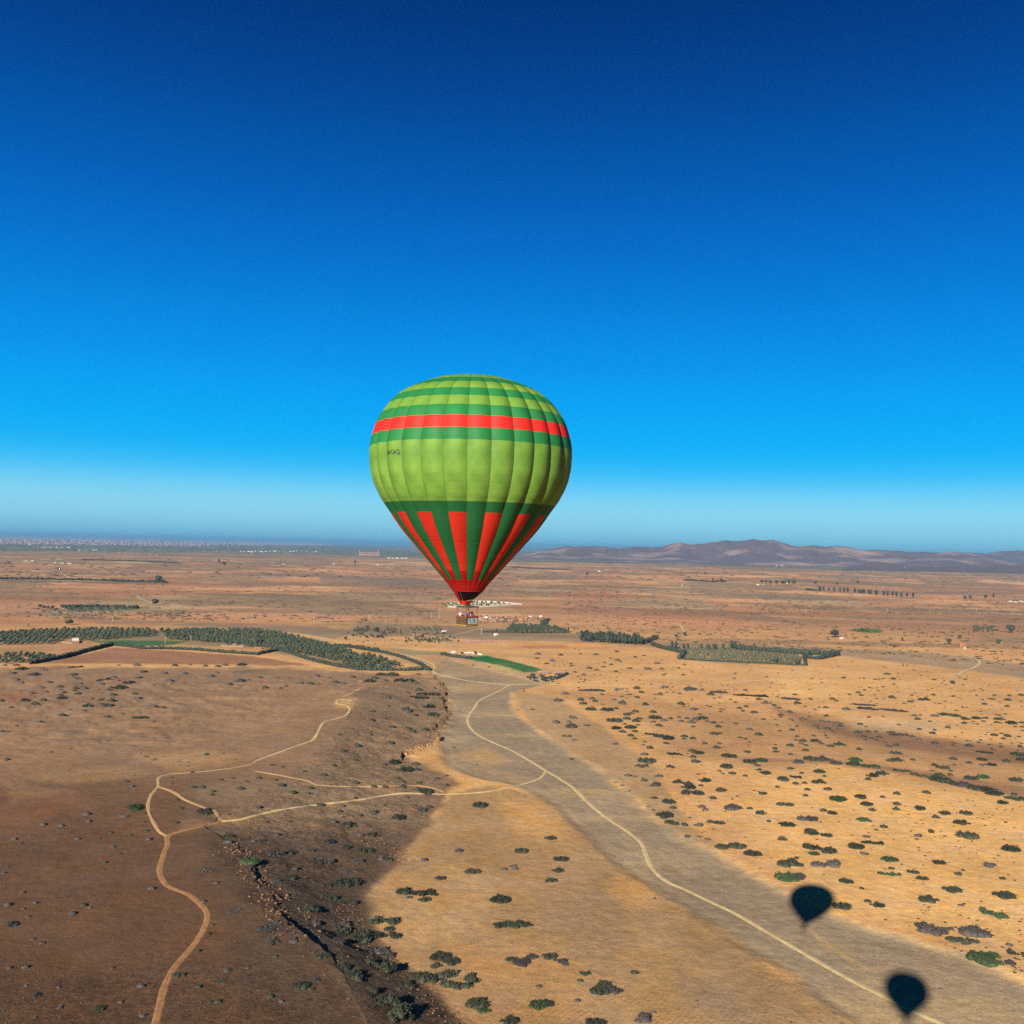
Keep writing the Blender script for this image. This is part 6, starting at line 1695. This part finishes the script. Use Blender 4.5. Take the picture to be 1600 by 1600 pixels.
for k, u in enumerate((1578, 1586, 1594, 1600)): far_block(u, 940 + (k % 2), 6, 2.2, M_WHITE, 'white building at the right edge of the far plain', 'white buildings at the right edge')
# the long arcaded block
p = G(577, 868); s = math.hypot(p[0], p[1]) / FOC
root = empty('arcaded_building', p, -math.atan2(p[0], p[1]))
b = MB(); b.box((0, 0, 2.6 * s), (30 * s, 8 * s, 5.2 * s)); b.box((-15 * s, 0, 3.2 * s), (1.4 * s, 6 * s, 10 * s)); b.box((13 * s, 0, 3.2 * s), (1.4 * s, 6 * s, 10 * s)); b.build('wall', M_PINK, root)
for k in range(9):
    b = MB(); b.box(((-12 + 3 * k) * s, -4.05 * s, 3.2 * s), (1.3 * s, .3 * s, 2.2 * s)); b.build('arch_opening', M_DARKGAP, root)
tag(root, 'long pink arcaded building with two towers at the horizon left of the balloon', 'building')

# town and palm belt along the horizon
def far_mass(name, n, poly_fn, wr, hr, m, seed, cone=False):
    r_ = np.random.default_rng(seed); V, F, c = [], [], 0
    for k in range(n):
        u, v = poly_fn(r_)
        d = ray(u, max(v, horizon_(u) + 1.5)); kk = -CAM_H / d.z
        x, y = d.x * kk, d.y * kk
        s = math.hypot(x, y) / FOC
        w = r_.uniform(*wr) * s; h = r_.uniform(*hr) * s
        z = float(height(np.array([x]), np.array([y]))[0]) - 2
        t = .55 if cone else 1
        P = [(sx * w / 2 * q + x, sy * w * .35 * q + y, z + zz) for zz, q in ((0, 1), (h, t)) for sx, sy in ((-1, -1), (1, -1), (1, 1), (-1, 1))]
        V += P; F += [(c + a, c + b_, c + e, c + f) for a, b_, e, f in ((4, 5, 6, 7), (0, 1, 5, 4), (1, 2, 6, 5), (2, 3, 7, 6), (3, 0, 4, 7))]; c += 8
    o = link(name, mesh_np(name, np.array(V), np.array(F)), None, m)
    tag(o, kind='stuff')


def horizon_(u): return 836 + 0.022 * u
def town(r_):
    u = r_.uniform(-120, 520) if r_.random() < .8 else r_.uniform(-120, 250)
    return u, horizon_(u) + 1.6 + (r_.random() ** 1.3) * np.interp(u, [-100, 100, 300, 420, 520], [13, 12, 9, 5.5, 3.0])
M_FARPINK = mat('far_town_wall', (0.20, 0.125, 0.115), (0.13, 0.085, 0.085), 0.01)
far_mass('distant_town', 4200, town, (1.0, 4.2), (0.5, 1.5), M_FARPINK, 3)
far_mass('distant_town', 200, town, (0.8, 3.0), (0.6, 1.2), M_PINK, 4)
def belt(r_):
    u = r_.uniform(-120, 1700); return u, horizon_(u) + r_.uniform(7.5, 24) * np.interp(u, [0, 500, 900, 1700], [1, .8, .95, 1.0])
far_mass('distant_palm_groves', 2600, belt, (2, 10), (0.5, 1.2), mat("far_grove", (0.05, 0.065, 0.05), (0.035, 0.045, 0.04), 0.01), 5, True)

# electricity poles
M_POLE = mat("pale_pole", (0.5, 0.46, 0.40), (0.36, 0.32, 0.28), 1.0)
for k, (u, v, h) in enumerate(((393, 972, 20), (490, 972, 14), (577, 968, 14), (686, 966, 22), (674, 966, 16), (752, 992, 16), (775, 965, 12), (1259, 958, 14), (1387, 955, 12), (1484, 956, 12), (1526, 955, 14), (1360, 905, 40), (1420, 904, 36), (1495, 904, 40), (1560, 909, 40), (1463, 899, 36), (298, 1003, 14), (258, 1005, 14))):
    b = MB(); b.tube([(0, 0, -1), (0, 0, h)], [.35, .2], 5); b.tube([(-1.6, 0, h - 1.2), (1.6, 0, h - 1.2)], .12, 4)
    o = b.build('electricity_pole', M_POLE); o.location = G(u, v)
    tag(o, ['thin pale pole standing on the far plain', 'tall thin pylon on the far right plain'][1 if h > 30 else 0], 'pole', 'electricity poles over the plain')

# ------------------------------------------------------------------ people in the basket
M_SKIN = mat("skin", (0.34, 0.19, 0.13), rough=0.6)
M_HAIR = mat("dark_hair", (0.02, 0.014, 0.01), rough=0.7)
M_TROUSER = mat("dark_trousers", (0.03, 0.03, 0.04), rough=0.85)


def person(p, rz, height_, shirt, label, arm_up=0.0, hair=M_HAIR, lean=0.0):
    """one continuous skinned body standing in the basket, hands on the rim"""
    k = height_ / 1.75
    J = {'pelvis': (0, 0, .95), 'waist': (0, lean * .3, 1.10), 'chest': (0, lean * .7, 1.30), 'neck': (0, lean, 1.47), 'head': (0, lean - .02, 1.58), 'crown': (0, lean - .02, 1.70)}
    R_ = {'pelvis': .15, 'waist': .13, 'chest': .16, 'neck': .058, 'head': .092, 'crown': .07}
    E = [('pelvis', 'waist'), ('waist', 'chest'), ('chest', 'neck'), ('neck', 'head'), ('head', 'crown')]
    for s, q in ((-1, 'l'), (1, 'r')):
        J[q + 'hip'] = (s * .10, 0, .88); R_[q + 'hip'] = .095
        J[q + 'knee'] = (s * .11, .0, .50); R_[q + 'knee'] = .06
        J[q + 'ankle'] = (s * .11, .03, .09); R_[q + 'ankle'] = .042
        J[q + 'toe'] = (s * .12, -.15, .04); R_[q + 'toe'] = .035
        up = arm_up if s > 0 else arm_up * .6
        J[q + 'sho'] = (s * .19, lean * .9, 1.40); R_[q + 'sho'] = .062
        J[q + 'elb'] = (s * (.27), -.12 + lean, 1.15 + .28 * up); R_[q + 'elb'] = .043
        J[q + 'wri'] = (s * (.20 - .08 * up), -.33 + lean, 1.16 + .42 * up); R_[q + 'wri'] = .027
        J[q + 'palm'] = (s * (.19 - .08 * up), -.40 + lean, 1.16 + .45 * up); R_[q + 'palm'] = .032
        E += [('pelvis', q + 'hip'), (q + 'hip', q + 'knee'), (q + 'knee', q + 'ankle'), (q + 'ankle', q + 'toe'), ('chest', q + 'sho'), (q + 'sho', q + 'elb'), (q + 'elb', q + 'wri'), (q + 'wri', q + 'palm')]
        for f in range(5):
            nm = f'{q}f{f}'
            fx = J[q + 'palm'][0] + s * (-.028 + .014 * f) * -1
            ln = (.045, .07, .078, .072, .055)[f]
            J[nm] = (fx + (-s * .03 if f == 0 else 0), J[q + 'palm'][1] - ln, J[q + 'palm'][2] - .02); R_[nm] = .009
            E.append((q + 'palm', nm))
    J['nose'] = (0, lean - .125, 1.575); R_['nose'] = .02; E.append(('head', 'nose'))
    names = list(J); idx = {n_: i for i, n_ in enumerate(names)}
    me = bpy.data.meshes.new('person')
    me.from_pydata([tuple(c * k for c in J[n_]) for n_ in names], [(idx[a], idx[b_]) for a, b_ in E], [])
    o = bpy.data.objects.new('person_tmp', me); COL.objects.link(o)
    md = o.modifiers.new('skin', 'SKIN'); md.use_smooth_shade = True
    for n_ in names:
        sv = me.skin_vertices[0].data[idx[n_]]; sv.radius = (R_[n_] * k, R_[n_] * k * (.75 if n_ in ('chest', 'waist', 'pelvis') else 1)); sv.use_root = n_ == 'pelvis'
    sd = o.modifiers.new('sub', 'SUBSURF'); sd.levels = 1; sd.render_levels = 1
    bpy.context.view_layer.update()
    ev = o.evaluated_get(bpy.context.evaluated_depsgraph_get())
    m2 = bpy.data.meshes.new_from_object(ev)
    bpy.data.objects.remove(o)
    m2.materials.clear()
    for m in (shirt, M_TROUSER, M_SKIN, hair): m2.materials.append(m)
    for f in m2.polygons:
        c = f.center / k
        mi = 0
        if c.z < .97: mi = 1
        if c.z > 1.475: mi = 2
        if c.z > 1.63 or (c.z > 1.52 and c.y > lean + .02): mi = 3
        if c.y < -.34 + lean: mi = 2
        f.material_index = mi
    r = bpy.data.objects.new('person', m2); COL.objects.link(r)
    r.location = p; r.rotation_euler = (0, 0, rz)
    return tag(r, label, 'person')


def cloth(name, c): return mat(name, c, tuple(q * .7 for q in c), 6, .85)


def in_basket(x, y):
    yb = math.radians(46)
    x *= 1.15; y *= 1.15
    l = Vector((x * math.cos(yb) - y * math.sin(yb), x * math.sin(yb) + y * math.cos(yb), 0.34))
    return bal.matrix_world_ @ l if False else Matrix.Translation(bal.location) @ Matrix.Rotation(BAL_YAW, 4, 'Z') @ l


fy = BAL_YAW
person(in_basket(-0.78, 0.45), fy - .4, 1.80, cloth("white_vest", (0.34, 0.33, 0.33)), 'person in a white top and dark hair at the left end of the basket')
person(in_basket(-0.70, -0.50), fy + .2, 1.74, cloth("blue_jacket", (0.05, 0.10, 0.24)), 'person in a blue jacket leaning on the basket rim', lean=-.10)
person(in_basket(-0.25, -0.30), fy + .1, 1.62, cloth("red_jacket", (0.30, 0.03, 0.04)), 'person in a red jacket in the middle of the basket')
person(in_basket(0.02, -0.55), fy + .3, 1.58, cloth("pink_top", (0.30, 0.12, 0.13)), 'person in a pink top beside the red jacket in the basket')
person(in_basket(0.30, -0.25), fy + .5, 1.90, cloth("black_coat", (0.012, 0.014, 0.018)), 'tall person in a black coat holding a camera to the face', 1.0)
person(in_basket(0.62, -0.15), fy + .5, 1.70, cloth("dark_green_coat", (0.02, 0.03, 0.025)), 'person in a dark green coat behind the black coat')
person(in_basket(0.80, 0.40), fy + .7, 1.66, cloth("beige_jacket", (0.34, 0.22, 0.15)), 'person in a beige jacket at the right end of the basket')

# look-alikes in a row are told apart by their place in it
_u = 'first second third fourth fifth sixth seventh eighth ninth'.split()
_o = ['leftmost'] + _u[1:] + 'tenth eleventh twelfth thirteenth fourteenth fifteenth sixteenth seventeenth eighteenth nineteenth twentieth'.split() + ['twenty-' + q for q in _u] + ['thirtieth'] + ['thirty-' + q for q in _u] + ['fortieth'] + ['forty-' + q for q in _u] + ['fiftieth']
_same = {}
for o in list(SC.objects):
    if o.parent is None and o.get('label') and o.get('category'): _same.setdefault(o['label'], []).append(o)
for lb, lst in _same.items():
    if 1 < len(lst) <= 50:
        lst.sort(key=lambda q: q.location.x / max(q.location.y, 1))
        for i, o in enumerate(lst):
            o['label'] = (_o[i] + (' ' if i == 0 else ' from left, ') if i < len(lst) - 1 else 'rightmost ') + lb
            if not o.get('group'): o['group'] = 'look-alikes on the plain'

# ------------------------------------------------------------------ hills at the horizon
def horizon(u): return 836 + 0.022 * u


def far_pt(u, v, dist):
    d = ray(u, v)
    k = dist / d.dot(_fwd)
    return Vector((0, 0, CAM_H)) + d * k


def hill_range(name, sky_line, z_front, z_ridge, z_back, seed, m, rough=1.0):
    us = np.array([p[0] for p in sky_line], float); vv = np.array([p[1] for p in sky_line], float)
    nu, nd = int((us[-1] - us[0]) / 1.6), 46
    U = np.linspace(us[0], us[-1], nu)
    Vs = np.interp(U, us, vv)
    Vs = Vs + 0.9 * rough * fbm(U / 7.0, U * 0 + seed, seed, 4)
    V = np.zeros((nd, nu, 3))
    for a, u in enumerate(U):
        p = far_pt(u, Vs[a], z_ridge)
        hr = max(p.z, 2.0)
        dx, dy = p.x, p.y
        L = math.hypot(dx, dy)
        for k in range(nd):
            t = k / (nd - 1)
            z = z_front + (z_back - z_front) * t
            s = z / z_ridge
            V[k, a, :2] = (dx * s, dy * s)
            tt = (z - z_front) / (z_ridge - z_front) if z < z_ridge else (z_back - z) / (z_back - z_ridge)
            V[k, a, 2] = tt
        V[:, a, 2] *= 1
        hcol = hr
        V[:, a, 2] = np.where(V[:, a, 2] >= 0, V[:, a, 2], 0)
        V[:, a, 2] = hcol * V[:, a, 2] ** 1.25
    X, Y = V[..., 0], V[..., 1]
    Z = V[..., 2]
    t = Z / (Z.max(0, keepdims=True) + 1e-6)
    rid = 1 - np.abs(fbm(X / 900, Y / 1500, seed, 5)) * 2.2
    Z = Z * (1 - rough * 0.55 * (1 - rid) * (1 - t ** 3)) + rough * (16 - 11 * t ** 2) * fbm(X / 260, Y / 260, seed + 3, 4) * sstep(0.02, 0.3, t)
    Z = Z - 6 * (1 - sstep(0, 0.08, t))
    V[..., 2] = Z
    i = np.arange(nd - 1)[:, None]; j = np.arange(nu - 1)[None, :]
    F = np.stack([i * nu + j, i * nu + j + 1, (i + 1) * nu + j + 1, (i + 1) * nu + j], -1).reshape(-1, 4)
    o = link(name, mesh_np(name, V.reshape(-1, 3), F, smooth=True), None, m)
    return tag(o, kind='structure')


M_HILL = mat("hill_rock", (0.27, 0.18, 0.145), (0.085, 0.060, 0.064), 0.0011, 0.95, 0.6, 30.0, detail=12, contrast=(0.5, 0.72))
M_HILL2 = mat("hill_earth", (0.085, 0.056, 0.054), (0.065, 0.046, 0.048), 0.006, 0.95, 0.4, 15.0, detail=8)
hill_range('mountain_range', [(780, 873), (815, 867), (835, 863), (852, 858.5), (872, 856), (886, 853), (900, 854.5), (920, 853.5), (942, 853.5), (966, 857.5), (990, 853.5), (1010, 854), (1032, 855), (1045, 850), (1054, 847.5), (1062, 846.5), (1080, 850.5), (1100, 848.5), (1122, 845), (1136, 843.5),
                             (1150, 845.5), (1165, 843.5), (1178, 841.2), (1190, 844.5), (1200, 843.2), (1208, 843), (1220, 847), (1238, 852), (1250, 853), (1264, 851), (1276, 852), (1290, 854.5), (1307, 852), (1320, 853), (1336, 857), (1352, 859),
                             (1370, 859), (1400, 860), (1425, 863), (1440, 861.5), (1470, 863), (1500, 863.5), (1514, 862.5), (1535, 864.5), (1556, 870), (1575, 876), (1600, 881), (1640, 886), (1690, 892)], 16500, 20000, 24500, 201, M_HILL)
hill_range('far_mountain', [(1420, 881), (1445, 874), (1470, 864), (1490, 861.5), (1510, 864), (1540, 865), (1562, 861), (1590, 859.5), (1615, 862), (1680, 858), (1800, 868)], 24000, 30000, 36000, 231, M_HILL)
hill_range('hill', [(1315, 890), (1332, 886.5), (1346, 883), (1360, 878), (1376, 877.5), (1390, 880), (1404, 884), (1420, 888), (1440, 893)], 13200, 14000, 15200, 211, M_HILL2, 0.5)
hill_range('hill', [(1395, 892), (1412, 888), (1430, 884), (1450, 883), (1464, 886), (1478, 884.5), (1500, 883.5), (1530, 886), (1560, 884), (1590, 883), (1640, 885), (1700, 893)], 13400, 14300, 15600, 217, M_HILL2, 0.5)

# ------------------------------------------------------------------ haze
def haze_box():
    # lid just above the highest hill and both balloons
    top = CAM_H
    for o in SC.objects:
        if o.type == 'MESH' and (o.name.startswith(('mountain', 'far_mountain', 'hill')) or (o.parent and o.parent.name.startswith('hot_air'))):
            top = max(top, max((o.matrix_world @ Vector(c)).z for c in o.bound_box))
    HAZE_TOP = top + 8
    b = MB()
    b.box((0, 0, (HAZE_TOP - 30) / 2), (330000, 330000, HAZE_TOP + 30))
    m = bpy.data.materials.new("haze_air"); m.use_nodes = True
    t = m.node_tree; t.nodes.clear()
    o_ = t.nodes.new('ShaderNodeOutputMaterial'); pv = t.nodes.new('ShaderNodeVolumePrincipled')
    pv.inputs['Color'].default_value = (0.13, 0.31, 0.50, 1)
    pv.inputs['Density'].default_value = HAZE_DENSITY
    pv.inputs['Anisotropy'].default_value = 0.0
    t.links.new(pv.outputs[0], o_.inputs['Volume'])
    o = b.build('haze', m)
    return tag(o, kind='stuff')



bpy.context.view_layer.update()
haze_box()
